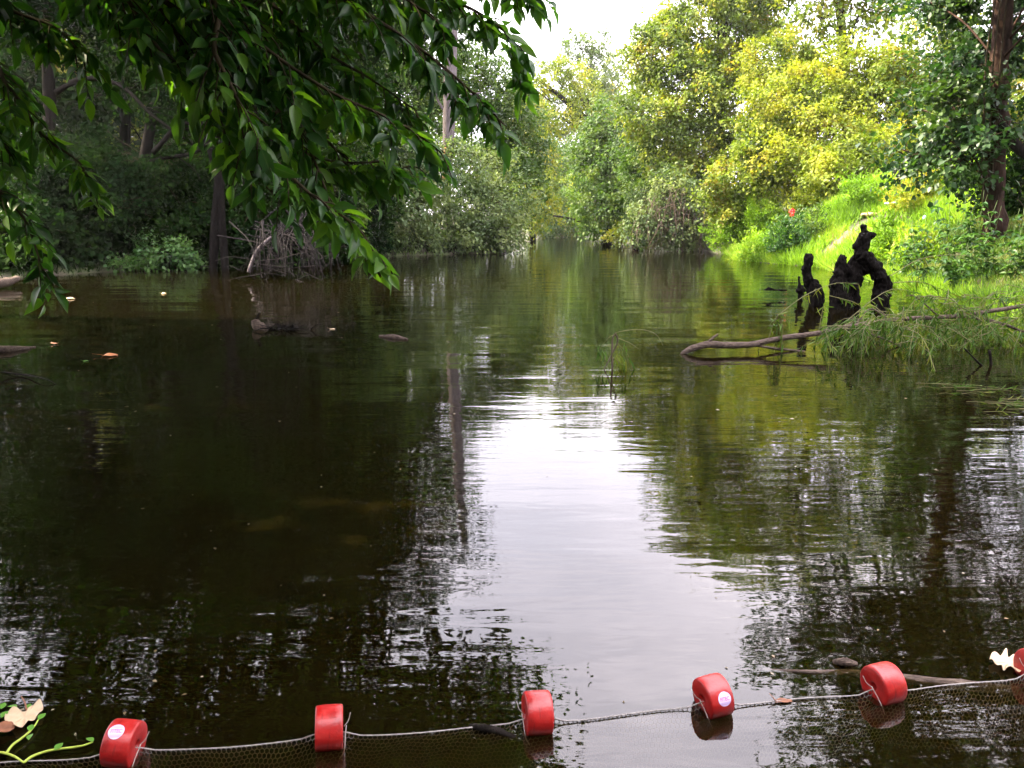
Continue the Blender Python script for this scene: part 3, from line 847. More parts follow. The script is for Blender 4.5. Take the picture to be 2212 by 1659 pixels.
TH = 'thicket bushes on the sunlit right slope'
for k, (lab, x, Y, lb, lm) in enumerate([
    ('bushy vine thicket above the left end of the grassy bank', 1620, 46, [lobe(1600, 380, 46, 80, 60, 2.4), lobe(1660, 320, 47, 90, 70, 2.6), lobe(1570, 440, 46.5, 50, 40, 1.8)], 'leaf_vine'),
    ('golden-green bush mass in the middle of the right slope', 1720, 45, [lobe(1720, 240, 47, 110, 80, 3), lobe(1700, 350, 45, 90, 55, 2.4), lobe(1800, 300, 45, 100, 70, 2.6)], 'leaf_yellow'),
    ('bright yellow-green bush above the footpath', 1850, 42, [lobe(1850, 340, 42, 90, 45, 2.2), lobe(1790, 370, 41, 60, 36, 1.8), lobe(1910, 330, 43, 80, 44, 2.2)], 'leaf_yellow'),
    ('tall yellow-green bush below the second sky gap', 1800, 48, [lobe(1800, 170, 49, 120, 70, 3), lobe(1900, 210, 47, 110, 80, 3), lobe(1680, 150, 52, 80, 60, 3)], 'leaf_yellow'),
    ('sunlit bush high behind the right trunk', 2010, 44, [lobe(2000, 130, 45, 110, 110, 3.2), lobe(2060, 250, 43, 90, 80, 2.8), lobe(2170, 230, 44, 100, 120, 3)], 'leaf_vine')]):
    p = gp(x, Y + 1)
    plant('thicket_bush', lab, 'bush', (p[0], p[1]), None, lb, M[lm], M['twig'], .15, .42, dens=1.15, lpc=34, droop=.45, seed=81 + k, stems=18, group=TH, crown_name='foliage_crown')

b, t = trunk_to(1830, 53, [(1830, 300, 10), (1825, 150, 9), (1815, 0, 8), (1810, -160, 5)])
plant('bank_tree', 'tall open-crowned tree above the yellow-green bushes, topmost on the slope', 'tree', b, t,
      [lobe(1760, 10, 53, 70, 55, 3), lobe(1840, 30, 52, 70, 60, 3), lobe(1790, -130, 53, 120, 70, 4), lobe(1930, -60, 53, 110, 80, 4), lobe(1720, -190, 54, 130, 80, 4), lobe(1860, -230, 54, 150, 90, 4), lobe(2020, -150, 53, 110, 100, 4)],
      M['leaf_vine'], M['bark_dark'], .24, .7, dens=.75, lpc=24, seed=75, droop=.4)
# unseen trees added behind the camera to block sky fill light
for k, (x, y, lab) in enumerate([(-8.5, -7.5, 'unseen broad tree added behind the view to block sky light, left'), (1.0, -10.5, 'unseen broad tree added straight behind the view to block sky light'), (10.5, -6.5, 'unseen broad tree added behind the view to block sky light, right')]):
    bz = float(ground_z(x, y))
    plant('sky_block_tree', lab, 'tree', (x, y), [(x, y, bz - .2, .35), (x + .2, y, 3, .3), (x, y + .4, 7, .22), (x - .2, y + .3, 11, .12)],
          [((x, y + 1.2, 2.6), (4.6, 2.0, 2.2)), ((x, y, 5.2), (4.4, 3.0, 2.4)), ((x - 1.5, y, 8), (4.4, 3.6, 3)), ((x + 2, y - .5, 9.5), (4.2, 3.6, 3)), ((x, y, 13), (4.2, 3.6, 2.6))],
          M['leaf_shaded'], M['bark_brown'], .46, 1.0, dens=2.2, lpc=18, seed=97 + k)

# the tall tree of the right bank, its crown hanging over the creek
b, t = trunk_to(2140, 21, [(2146, 440, 21), (2154, 300, 18.5), (2160, 160, 18), (2168, 0, 18), (2180, -250, 16), (2190, -600, 14), (2190, -900, 9)])
def wl_(x, y, z, a, b_, c): return ((x, y, z), (a, b_, c))
rt = plant('tall_bank_tree', 'tall brown-barked tree at the right edge with foliage hanging left of its trunk', 'tree', b, t,
      [lobe(2040, 250, 22, 95, 85, 1.5), lobe(2080, 330, 21, 60, 60, 1.1), lobe(1960, 330, 23, 60, 40, 1.0), lobe(2110, 120, 23, 80, 70, 1.4), lobe(2010, 20, 24, 60, 36, 1.2),
       wl_(9.5, 19, 9.5, 3.0, 3.0, 1.6), wl_(13, 19, 12, 4, 4, 2.6), wl_(16, 24, 9, 4, 4, 3), wl_(8.6, 15, 11.5, 2.2, 2.6, 1.6), wl_(15, 15, 9, 3.5, 4, 2.6), wl_(14, 9, 8.5, 4, 4, 2.2), wl_(11, 11, 11, 3, 3, 2)],
      M['leaf_tall'], M['bark_brown'], .14, .42, dens=1.25, lpc=30, seed=91, droop=.45, limb=.13)
# vine stems on that trunk
m = MB()
for k in range(3):
    q = smooth_path([P(2120 + 10 * k, 400, 20.6), P(2125 + 14 * k, 260, 20.7), P(2130 + 16 * k, 130, 20.6), P(2150 + 12 * k, 0, 20.7)], 14)
    m.tube(q, np.linspace(.03, .02, 14), sides=5)
m.build('climbing_stem', M['twig'], rt, smooth=True)
# leaning dark limb at its right
m = MB(); q = smooth_path([P(2160, 270, 20.8), P(2190, 310, 20.6), P(2230, 345, 20.4), P(2290, 400, 20.2)], 10)
m.tube(q, np.linspace(px(12, 20.6), px(8, 20.6), 10), sides=8, rough=.1); m.build('limb', M['bark_dark'], rt, smooth=True)

p = gp(2180, 24)
plant('bank_shrub', 'shadowy shrub behind the foot of the tall right trunk', 'shrub', (p[0], p[1]), None,
      [lobe(2190, 420, 24, 70, 90, 1.4), lobe(2230, 300, 25, 80, 90, 1.5), lobe(2110, 400, 25, 50, 50, 1.1)], M['leaf_shaded'], M['twig'], .13, .36, dens=1.1, lpc=28, seed=95, stems=10, crown_name='foliage_crown')

# broad-leaved herbs beside the trunk
HB = 'leafy herbs at the foot of the tall right tree'
herbs = [(1985, 470, 18.6, 150, 'leafy herb nearest the burnt stump, below the trunk'), (2040, 440, 18.2, 190, 'tall leafy herb standing left of the trunk foot'),
         (2085, 450, 17.6, 180, 'tallest leafy herb in front of the trunk foot'), (2125, 470, 17.0, 150, 'leafy herb directly below the trunk'),
         (2060, 500, 16.6, 110, 'short leafy herb at the bank edge'), (2180, 500, 16.2, 150, 'leafy herb at the right frame edge'), (1950, 420, 20.5, 130, 'leafy herb at the edge of the sunlit grass')]
for k, (x, y, Y, hpx, lab) in enumerate(herbs):
    r = rng(300 + k)
    p = gp(x, Y); root = empty('leafy_herb', p); tag(root, lab, 'plant', HB)
    st, lv = MB(), MB()
    H = px(hpx, Y)
    pos, ax, no_, ln = [], [], [], []
    for s in range(9):
        top = p + np.array((r.normal() * .32, r.normal() * .32, H * r.uniform(.6, 1.05)))
        bs = p + np.array((r.normal() * .1, r.normal() * .1, -.05))
        q = smooth_path([bs, (bs + top) / 2 + r.normal(size=3) * .05, top], 8)
        st.tube(q, np.linspace(.008, .004, 8), sides=4)
        for j in range(26):
            t_ = r.uniform(.2, 1.0); c = q[min(7, int(t_ * 7))]
            a_ = r.uniform(0, 6.28)
            pos.append(c); ax.append((math.cos(a_), math.sin(a_), r.uniform(-.5, .25))); no_.append((r.normal() * .3, r.normal() * .3, 1)); ln.append(r.uniform(.10, .2))
    ln = np.array(ln)
    lv.leaves(T_NEAR[1], np.array(pos), np.array(ax), np.array(no_), ln, ln * .5, r.uniform(0, 1, len(ln)))
    st.build('stem', M['herb_stem'], root); lv.build('foliage', M['leaf_emerald'], root)['kind'] = 'stuff'


def G(x, y, lo=4.0, hi=90.0):
    """where the sight line through (x, y) meets the ground"""
    d = ray(x, y); o = np.array((0, 0, CAM_H))
    ts = np.linspace(lo, hi, 3000) / d[1]
    pts = o + ts[:, None] * d
    z = ground_z(pts[:, 0], pts[:, 1])
    k = np.nonzero(pts[:, 2] <= z)[0]
    return pts[k[0]] if len(k) else pts[-1]


# ------------------------------------------------------------------ footpath
path_px = [(1768, 566), (1790, 545), (1812, 520), (1836, 500), (1862, 486), (1900, 478), (1950, 470)]
path_pts = smooth_path(np.array([G(x, y) for x, y in path_px]), 30)
pv, pf = [], []
for i, c in enumerate(path_pts):
    for k, s in enumerate(np.linspace(-1, 1, 5)):
        w = .24 * (1 + .25 * math.sin(i * 1.3 + k)) * s
        X, Y = c[0] + w * .7, c[1] - w * .7
        pv.append((X, Y, float(ground_z(X, Y)) + .025 - .02 * abs(s)))
for i in range(len(path_pts) - 1):
    for k in range(4):
        a = i * 5 + k
        pf.append((a, a + 1, a + 6, a + 5))
me = bpy.data.meshes.new('footpath'); me.from_pydata(pv, [], pf)
for p_ in me.polygons: p_.use_smooth = True
fp = link_mesh('footpath', me, plain_mat('trodden_soil', (.085, .062, .040), rough=.95, var=.35, scale=5))
tag(fp, 'bare trodden path climbing the grassy right bank', 'path', kind='structure')

# ------------------------------------------------------------------ grass
def grass(name, label, X, Y, mat, length, width, seed, lean=.35, clear=.4):
    r = rng(seed)
    Z = ground_z(X, Y)
    k = Z > -.035
    d = np.min(np.hypot(X[:, None] - path_pts[None, :, 0], Y[:, None] - path_pts[None, :, 1]), axis=1)
    k &= (d > clear) | (r.random(len(X)) < .12)
    X, Y, Z = X[k], Y[k], Z[k]
    n = len(X)
    patch = .55 + .45 * np.sin(X * 1.3 + 2 * np.sin(Y * .7)) * np.sin(Y * 1.1 + X * .3)
    pos = np.stack((X, Y, Z - .02), -1)
    ax = np.stack((r.normal(size=n) * lean, r.normal(size=n) * lean, np.ones(n)), -1)
    no_ = np.stack((r.normal(size=n), r.normal(size=n), r.normal(size=n) * .3), -1)
    ln = length * (.45 + .8 * patch) * r.uniform(.5, 1.2, n)
    mb = MB(); mb.leaves(T_BLADE, pos, ax, no_, ln, width * r.uniform(.6, 1.3, n), r.uniform(0, 1, n))
    o = mb.build(name, mat); tag(o, label, 'grass', kind='stuff')
    return o


r = rng(5)
n = 60000
Y = r.uniform(25.5, 47, n); X = np.interp(Y, YR, XRv) + np.abs(r.uniform(0, 1, n)) ** 1.1 * 11
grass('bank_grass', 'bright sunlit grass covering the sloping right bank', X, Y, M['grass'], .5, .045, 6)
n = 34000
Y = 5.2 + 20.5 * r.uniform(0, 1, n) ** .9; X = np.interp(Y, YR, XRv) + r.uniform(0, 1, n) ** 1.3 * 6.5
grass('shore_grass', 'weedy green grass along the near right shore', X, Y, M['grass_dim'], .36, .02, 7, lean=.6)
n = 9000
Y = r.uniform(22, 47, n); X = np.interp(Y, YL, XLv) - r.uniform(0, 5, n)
grass('shade_grass', 'sparse grass in the shade of the left bank', X, Y, M['leaf_shaded'], .35, .03, 8)

n = 9000
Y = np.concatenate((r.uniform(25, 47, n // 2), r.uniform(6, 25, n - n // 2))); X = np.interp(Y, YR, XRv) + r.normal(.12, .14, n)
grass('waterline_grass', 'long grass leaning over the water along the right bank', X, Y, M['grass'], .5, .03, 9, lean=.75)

# leafy weed tufts on the sunlit bank
WD = 'weed clumps on the sunlit right bank'
weeds = [(1590, 500, 'rounded tall grass-like weed clump at the left tip of the sunlit bank', 60, 55, 'grass'), (1650, 480, 'broad weed clump beside the left tip of the sunlit bank', 50, 45, 'grass'),
         (1700, 520, 'darker green weed clump under the red flowers', 40, 45, 'leaf_emerald'), (1640, 540, 'low weed clump at the waterline of the sunlit bank', 45, 25, 'grass'),
         (1745, 500, 'leafy weed clump left of the footpath', 30, 40, 'leaf_mid'), (1920, 530, 'weed clump behind the burnt stump', 50, 40, 'grass'),
         (1980, 545, 'weed clump right of the burnt stump', 45, 40, 'grass'), (1760, 440, 'yellow-green weed clump high on the bank below the bushes', 60, 30, 'leaf_yellow'),
         (1880, 420, 'bright weed clump above the end of the footpath', 60, 28, 'grass'), (1980, 420, 'yellow weed clump left of the leafy herbs', 50, 40, 'leaf_yellow')]
for k, (x, y, lab, rx, ry, lm) in enumerate(weeds):
    c = G(x, y + ry * .7)
    Yw = c[1]
    root = empty('weed_clump', c); tag(root, lab, 'weeds', WD)
    cc = c + np.array((0, 0, px(ry, Yw) * .7))
    lf, tw = foliage([(cc, (px(rx, Yw), px(rx, Yw) * .9, px(ry, Yw)))], .22, 1.5, 26, .13, -.5, 400 + k, width=.25, long=1.6, twig_r=.005)
    lf.build('foliage', M[lm], root)['kind'] = 'stuff'
    if tw.n: tw.build('stems', M['herb_stem'], root)['kind'] = 'stuff'

# red flowers
for k, (x, y, s, lab) in enumerate([(1737, 432, 11, 'taller red flower spike on the sunlit bank'), (1711, 461, 8, 'shorter red flower spike on the sunlit bank')]):
    r = rng(450 + k); c = G(x, y + 38); Yf = c[1] - .2
    root = empty('red_flower', c); tag(root, lab, 'flower', 'red flowers on the bank')
    top = P(x, y, Yf)
    m = MB(); m.tube([c, (c + top) / 2 + np.array((.03, 0, 0)), top], [.012, .009, .006], sides=5); m.build('stem', M['vine_stem'], root)
    m = MB(); n = 60; h = px(s, Yf)
    pos = top + np.stack((r.normal(size=n) * h * .3, r.normal(size=n) * h * .3, r.uniform(-1, 1, n) * h), -1)
    m.leaves(T_FAR, pos, r.normal(size=(n, 3)), r.normal(size=(n, 3)), np.full(n, .1), np.full(n, .06), r.uniform(0, 1, n)); m.build('petals', M['red_flower'], root)['kind'] = 'stuff'

# small things lying on the bank
def blob_mesh(name, c, rad, mat, label, cat, seed, flat=.5, parent=None, sub=3, rough=.25):
    import bmesh
    bm = bmesh.new(); bmesh.ops.create_icosphere(bm, subdivisions=sub, radius=1)
    for v in bm.verts:
        k = 1 + rough * mnoise.noise(v.co * 1.7 + Vector((seed, seed * 2, 0))) + rough * .5 * mnoise.noise(v.co * 4 + Vector((seed, 0, 3)))
        v.co = Vector((v.co.x * rad[0] * k, v.co.y * rad[1] * k, v.co.z * rad[2] * k))
    me = bpy.data.meshes.new(name); bm.to_mesh(me); bm.free()
    for p_ in me.polygons: p_.use_smooth = True
    o = link_mesh(name, me, mat, parent)
    o.location = c
    if label: tag(o, label, cat)
    return o
c = G(1880, 466); blob_mesh('flat_stone', c + np.array((0, 0, .05)), (.42, .3, .1), M['stone'], 'flat tan stone lying in the grass above the path', 'stone', 3)
c = G(1925, 446); blob_mesh('pale_litter', c + np.array((0, 0, .12)), (.28, .18, .09), M['pale_litter'], 'crumpled pale sheet lying in the sunlit grass', 'litter', 5)
c = G(1996, 482); blob_mesh('blue_litter', c + np.array((0, 0, .14)), (.07, .07, .14), M['blue_litter'], 'small blue scrap among the weeds below the herbs', 'litter', 8)
# mushroom-shaped wooden post seen under the foliage at the top of the bank
Yq = 36.0; c = P(2080, 385, Yq); root = empty('capped_post', (c[0], c[1], c[2] - .1)); tag(root, 'sunlit tan post with flat cap on top of the right bank', 'post')
m = MB(); b0 = P(2080, 372, Yq); m.tube([c + np.array((0, 0, -.6)), (c + b0) / 2, b0], [.16, .12, .13], sides=10, rough=.08); m.build('shaft', M['stone'], root, smooth=True)
m = MB(); t0 = P(2080, 354, Yq); m.tube([b0, b0 + np.array((0, 0, .05)), (b0 + t0) / 2 + np.array((0, 0, .05)), t0], [.14, .36, .34, .1], sides=14, rough=.05); m.build('cap', M['stone'], root, smooth=True)
m = MB(); q0 = c + np.array((0, 0, -.25)); m.tube([q0, q0 + np.array((0, 0, .16)), q0 + np.array((0, 0, .2))], [.5, .5, .4], sides=14, rough=.1); m.build('base', M['stone'], root, smooth=True)

# ------------------------------------------------------------------ burnt stumps
def zs(zx, zy, Y):                   # helper for the stump group
    return P(1426 + zx * .355, 411.5 + zy * .355, Y)


def fused(name, chains, mat, label, cat, Y, voxel=.018, seed=0, amp=.05, freq=6.0):
    mb = MB()
    for ch in chains:
        rows = np.array([(*zs(a, b_, Y + (d if len(rest) == 0 else rest[0])), px(rr * .355 * .9, Y)) for (a, b_, rr, d, *rest) in ch])
        sp = smooth_path(rows, 6 * len(rows)) if len(rows) > 2 else smooth_path(rows, 8)
        mb.tube(sp[:, :3], np.maximum(sp[:, 3], .015), sides=12)
    v = np.concatenate(mb.v)
    base = zs(chains[0][-1][0], chains[0][-1][1], Y); base[2] = 0
    me = raw_mesh(name, v - base.astype(np.float32), np.concatenate(mb.l), np.concatenate(mb.c))
    tmp = bpy.data.objects.new('tmp', me); COL.objects.link(tmp)
    md = tmp.modifiers.new('r', 'REMESH'); md.mode = 'VOXEL'; md.voxel_size = voxel
    dg = bpy.context.evaluated_depsgraph_get()
    m2 = bpy.data.meshes.new_from_object(tmp.evaluated_get(dg))
    bpy.data.objects.remove(tmp)
    co = np.empty(len(m2.vertices) * 3, dtype=np.float32); m2.vertices.foreach_get('co', co); co = co.reshape(-1, 3)
    no_ = np.empty(len(m2.vertices) * 3, dtype=np.float32); m2.vertices.foreach_get('normal', no_); no_ = no_.reshape(-1, 3)
    disp = np.array([mnoise.noise(Vector(p * freq) + Vector((seed, 0, 0))) * amp + mnoise.noise(Vector(p * freq * 2.7) + Vector((0, seed, 0))) * amp * .5
                     + (abs(mnoise.noise(Vector((p[0] * 11 + 2 * mnoise.noise(Vector(p * 3)), p[1] * 11, p[2] * 2.5)))) - .2) * amp * 1.5 for p in co])
    co += no_ * disp[:, None]
    m2.vertices.foreach_set('co', co.ravel().astype(np.float32)); m2.name = name
    for p_ in m2.polygons: p_.use_smooth = True
    m2.materials.clear()
    o = link_mesh(name, m2, mat); o.location = base
    tag(o, label, cat)
    return o


fused('rotten_stump', [
    [(1238, 214, 11, 0), (1242, 250, 16, 0), (1238, 285, 40, 0), (1236, 330, 50, 0), (1216, 372, 40, 0), (1238, 405, 52, 0), (1288, 452, 46, 0), (1330, 510, 52, 0), (1352, 570, 42, 0), (1340, 640, 50, 0), (1334, 700, 56, 0), (1334, 780, 60, 0)],
    [(1245, 285, 30, 0), (1278, 272, 24, 0), (1300, 284, 21, 0)],
    [(1225, 300, 22, 0), (1196, 338, 26, 0), (1190, 362, 16, 0)],
    [(1110, 396, 12, .05), (1108, 430, 34, .05), (1092, 500, 42, .05), (1088, 570, 52, .0), (1100, 640, 62, 0), (1110, 720, 72, 0), (1110, 790, 75, 0)],
    [(1205, 400, 38, .1), (1188, 460, 54, .1), (1172, 530, 60, .1), (1160, 600, 52, .1), (1176, 660, 44, .1), (1178, 780, 44, .1)],
    [(1110, 480, 40, .05), (1160, 500, 50, .1), (1220, 480, 40, .1), (1290, 470, 36, 0)],
    [(1375, 520, 26, -.05), (1392, 560, 18, -.05), (1380, 640, 24, -.05)],
    [(1060, 490, 16, 0), (1075, 540, 26, 0), (1056, 610, 24, 0), (1050, 780, 26, 0)]],
    M['rotten'], 'tall black rotten stump with an arched root leg standing in the water', 'stump', 14.6, seed=2.3, amp=.04, voxel=.015)
fused('rotten_post', [
    [(902, 384, 18, 0), (900, 410, 29, 0), (898, 450, 29, 0), (890, 500, 30, 0), (908, 550, 36, 0), (940, 610, 46, 0), (946, 670, 52, 0), (946, 760, 54, 0)],
    [(935, 555, 26, 0), (962, 552, 16, 0)], [(885, 500, 22, 0), (874, 520, 14, 0)]],
    M['rotten'], 'thick black post-like stump left of the arched stump', 'stump', 15.2, voxel=.018, seed=5.1, amp=.03)
fused('rotten_stub', [[(845, 522, 10, 0), (846, 560, 11, 0), (850, 600, 15, 0), (852, 680, 18, 0)], [(825, 612, 10, 0), (860, 605, 22, 0), (885, 612, 8, 0)], [(866, 575, 7, 0), (868, 640, 9, 0)]],
      M['rotten'], 'short thin black stub beside the post-like stump', 'stump', 16.2, voxel=.014, seed=7.7, amp=.015)
fused('floating_snag', [[(600, 606, 3, 0), (640, 604, 8, 0), (665, 600, 10, 0), (700, 606, 7, 0), (770, 606, 6, 0)], [(655, 602, 5, 0), (660, 590, 4, 0)]],
      M['rotten'], 'flat black snag floating left of the black stumps', 'driftwood', 17.2, voxel=.012, seed=9.7, amp=.012)

# ------------------------------------------------------------------ fallen willow branch at the right shore
def sprays(mb_t, mb_l, chains, r, leaf_len, per_m, tr=.006, hang=.8, width=.13):
    for q in chains:
        q = np.asarray(q)
        mb_t.tube(q, np.linspace(tr, tr * .4, len(q)), sides=4, cap=False)
        L = np.sum(np.linalg.norm(np.diff(q, axis=0), axis=1))
        n = max(3, int(L * per_m))
        t_ = r.uniform(.15, 1, n) * (len(q) - 1)
        i = np.minimum(t_.astype(int), len(q) - 2); f = (t_ - i)[:, None]
        pos = q[i] * (1 - f) + q[i + 1] * f
        dr = unit(q[i + 1] - q[i])
        ax = dr * .7 + r.normal(size=(n, 3)) * .5 + np.array((0, 0, -hang))
        ln = leaf_len * r.uniform(.6, 1.25, n)
        mb_l.leaves(T_LANCE, pos, ax, r.normal(size=(n, 3)), ln, ln * width, r.uniform(0, 1, n))


fb_o = zs(140, 990, 9.3); fb_o[2] = 0
fb = empty('fallen_branch', fb_o); tag(fb, 'long fallen willow limb with leafy twigs lying into the water', 'branch')
D = lambda zx: float(np.interp(zx, [140, 900, 1500, 2212], [9.25, 9.5, 9.9, 10.6]))
def chain(pts, n=24):
    rows = np.array([(*zs(a, b_, D(a) + (rest[0] if rest else 0)), px(rr * .355, D(a))) for (a, b_, rr, *rest) in pts])
    return smooth_path(rows, n)
limb_m = MB()
q = chain([(118, 1010, 9), (150, 982, 14), (210, 955, 21), (300, 937, 22), (420, 942, 20), (560, 936, 18), (700, 905, 17), (850, 884, 17), (960, 868, 15), (1100, 838, 14), (1300, 800, 13), (1500, 780, 13), (1800, 764, 13), (2000, 735, 13), (2212, 700, 12), (2400, 660, 12)], 60)
limb_m.tube(q[:, :3], q[:, 3], sides=10, rough=.12, seed=4)
for pts in ([(290, 928, 9), (318, 900, 8), (352, 874, 5)], [(450, 942, 9), (560, 940, 8), (700, 962, 8), (900, 985, 7), (1150, 1052, 6), (1258, 1075, 5), (1300, 1110, 4), (1340, 1158, 3)],
            [(1130, 840, 7), (1300, 880, 6), (1480, 960, 5), (1560, 1040, 4), (1640, 1110, 3)], [(1800, 762, 10), (1950, 780, 9), (2080, 810, 9), (2260, 880, 8)],
            [(1400, 790, 7), (1280, 720, 5), (1200, 800, 4), (1120, 830, 3)], [(1700, 770, 6), (1560, 650, 4), (1500, 640, 3)]):
    q = chain(pts, 18); limb_m.tube(q[:, :3], np.maximum(q[:, 3], .006), sides=7, rough=.1, seed=len(pts))
limb_m.build('limb', M['bark_log'], fb, smooth=True)
r = rng(505); tmb, lmb = MB(), MB(); chains = []
for pts in ([(730, 750, 2), (880, 640, 2), (1060, 566, 2), (1210, 570, 2)], [(1400, 520, 2), (1600, 412, 2), (1850, 396, 2), (2060, 452, 2)], [(1030, 640, 2), (1180, 680, 2), (1230, 720, 2)],
            [(1140, 790, 2), (1300, 660, 2), (1420, 600, 2), (1560, 620, 2)], [(640, 960, 2), (690, 810, 2), (730, 750, 2), (790, 800, 2)], [(960, 880, 2), (990, 720, 2), (1000, 700, 2)],
            [(1780, 900, 3), (1850, 740, 3), (1980, 700, 3)], [(1420, 560, 2), (1600, 560, 2), (1800, 640, 2)], [(600, 960, 2), (605, 1000, 2)]):
    chains.append(chain(pts, 14)[:, :3])
# drooping tuft of leaves at the tip of the first arc
for k in range(7):
    a = zs(735 + r.normal() * 14, 755, 9.45); e = a + np.array((r.normal() * .07, r.normal() * .07, -r.uniform(.15, .42)))
    chains.append(smooth_path([a, (a + e) / 2 + np.array((.02 * r.normal(), 0, .02)), e], 6))
sprays(tmb, lmb, chains, r, .12, 26)
chains = []
for k in range(210):
    zx = r.uniform(1150, 2350)
    top = np.interp(zx, [1150, 1400, 1700, 2000, 2350], [800, 740, 640, 620, 560]) + r.uniform(0, 1) ** 1.2 * np.interp(zx, [1150, 1500, 1900, 2350], [120, 250, 360, 380])
    a = zs(zx, top, D(zx) + r.uniform(-1.0, .9))
    a[2] = max(a[2], .04)
    dx = r.normal() * .35 - .15
    e = a + np.array((dx, r.normal() * .3, -r.uniform(.15, .6)))
    e[2] = max(e[2], .01)
    mid = (a + e) / 2 + np.array((r.normal() * .1, r.normal() * .1, r.uniform(.05, .25)))
    chains.append(smooth_path([a, mid, e], 8))
sprays(tmb, lmb, chains, r, .115, 30, tr=.005)
chains = []
for k in range(24):                                  # leaves trailing flat on the water
    zx = r.uniform(1550, 2300); zy = np.interp(zx, [1550, 1900, 2300], [1180, 1240, 1330]) + r.normal() * 35
    a = W(1426 + zx * .355, 411.5 + zy * .355, .006); e = a + np.array((r.uniform(.1, .5), -r.uniform(0, .25), .004))
    chains.append(smooth_path([a, (a + e) / 2 + np.array((0, 0, .012)), e], 5))
sprays(tmb, lmb, chains, r, .10, 20, tr=.0022, hang=0, width=.08)
tmb.build('twigs', M['twig_green'], fb)['kind'] = 'stuff'; lmb.build('foliage', M['willow_sprig'], fb)['kind'] = 'stuff'
# dark forked stick
m = MB()
for pts in ([(2006, 975, 7), (2014, 1060, 8), (2012, 1140, 11), (2020, 1190, 9)], [(1850, 960, 3), (1930, 1040, 5), (2000, 1110, 8), (2016, 1150, 9)], [(1790, 900, 4), (1800, 840, 4), (1850, 760, 3)]):
    q = chain([(a, b_, rr, -1.9) for a, b_, rr in pts[:]], 12) if pts[0][0] != 1790 else chain([(a, b_, rr, -1.0) for a, b_, rr in pts], 12)
    if pts[0][0] != 1790: m.tube(q[:, :3], q[:, 3], sides=6, rough=.1)
o = m.build('forked_stick', M['bark_dark'], None, smooth=True, origin=(*W(1426 + 2012 * .355, 411.5 + 1150 * .355)[:2], 0)); tag(o, 'dark forked stick poking from the water under the willow twigs', 'stick')
# rotten log on the near right shore, half hidden
m = MB(); q = np.array([G(1962, 618), G(1998, 621), G(2034, 627)]) + np.array((0, 0, .03)); m.tube(smooth_path(q, 12), np.linspace(.035, .07, 12), sides=9, rough=.2); o = m.build('shore_log', M['rotten'], None, smooth=True, origin=(q[1][0], q[1][1], q[1][2] - .1)); tag(o, 'short dark rotten log lying on the right shore behind the fallen limb', 'log')

# ------------------------------------------------------------------ drowned willow sprig in mid water
o0 = W(1316, 800, 0); sg = empty('willow_sprig', o0); tag(sg, 'small green willow sprig sticking up from the middle of the water', 'sprig')
Ys = o0[1] + .05
def sp_(zx, zy): return P((2300 + zx * .1808) * 2212 / 4032, (1250 + zy * .1808) * 2212 / 4032, Ys)
m = MB(); q = smooth_path([sp_(360, 1300), sp_(470, 1060), sp_(600, 820), sp_(710, 600), sp_(725, 450), sp_(670, 345)], 16); m.tube(q, np.linspace(.005, .011, 16), sides=6)
q = smooth_path([sp_(620, 1500), sp_(610, 800), sp_(615, 500), sp_(660, 370)], 12); m.tube(q, np.linspace(.012, .008, 12), sides=6)
m.build('stem', M['twig_brown'], sg, smooth=True)
r = rng(515); tmb, lmb = MB(), MB()
ch = [smooth_path([sp_(*a) for a in pts], 12) for pts in ([(680, 340), (900, 285), (1200, 262), (1430, 300), (1600, 400), (1715, 610)], [(650, 380), (540, 440), (400, 600), (270, 800)], [(725, 540), (800, 690), (850, 770)], [(760, 600), (900, 740), (1000, 900)], [(600, 860), (700, 920), (800, 1010)], [(470, 1060), (530, 1120), (560, 1200)], [(740, 450), (1000, 560), (1190, 690)])]
for q in ch: tmb.tube(q, np.linspace(.004, .002, len(q)), sides=4)
n = 46
cx = np.concatenate((r.normal(390, 40, 10), r.normal(800, 90, 36))); cyy = np.concatenate((r.normal(660, 60, 10), r.normal(960, 110, 36)))
pos = np.array([sp_(a, b_) for a, b_ in zip(cx, cyy)]); pos[:, 1] += r.normal(size=n) * .04
ln = r.uniform(.09, .15, n)
lmb.leaves(T_LANCE, pos, np.stack((r.normal(.15, .3, n), r.normal(0, .3, n), -np.ones(n)), -1), r.normal(size=(n, 3)), ln, ln * .15, r.uniform(0, 1, n))
tmb.build('twigs', M['twig_green'], sg); lmb.build('foliage', M['willow_sprig'], sg)['kind'] = 'stuff'

# ------------------------------------------------------------------ heap of dead sticks at the left
hp = W(620, 606, 0); heap = empty('dead_brush', hp); tag(heap, 'heap of bare grey drooping sticks in the water at the left', 'brush')
r = rng(601); m = MB()
crest = [P(640, 470, 25.2), P(600, 490, 25.0), P(680, 480, 25.4), P(560, 500, 25.0)]
for k in range(110):
    a = crest[r.integers(4)] + r.normal(size=3) * np.array((.5, .4, .22))
    an = r.uniform(0, 6.28); rad = r.uniform(.5, 1.45)
    e = np.array((hp[0] + rad * math.cos(an) * 1.05, hp[1] + .8 + rad * math.sin(an) * .9, r.uniform(-.1, .5)))
    mid = (a + e) / 2 + np.array(((e - a)[0] * .28, (e - a)[1] * .28, r.uniform(.05, .35)))
    m.tube(smooth_path([a, mid, e], 9), np.linspace(r.uniform(.010, .026), .007, 9), sides=4, cap=False)
for k in range(30):
    a = np.array((hp[0] + r.normal() * .9, hp[1] + .3 + r.normal() * .5, r.uniform(.05, .7))); e = a + r.normal(size=3) * np.array((.7, .3, .3)); e[2] = max(e[2], -.05)
    m.tube(smooth_path([a, (a + e) / 2 + r.normal(size=3) * .1, e], 6), np.linspace(.014, .006, 6), sides=4, cap=False)
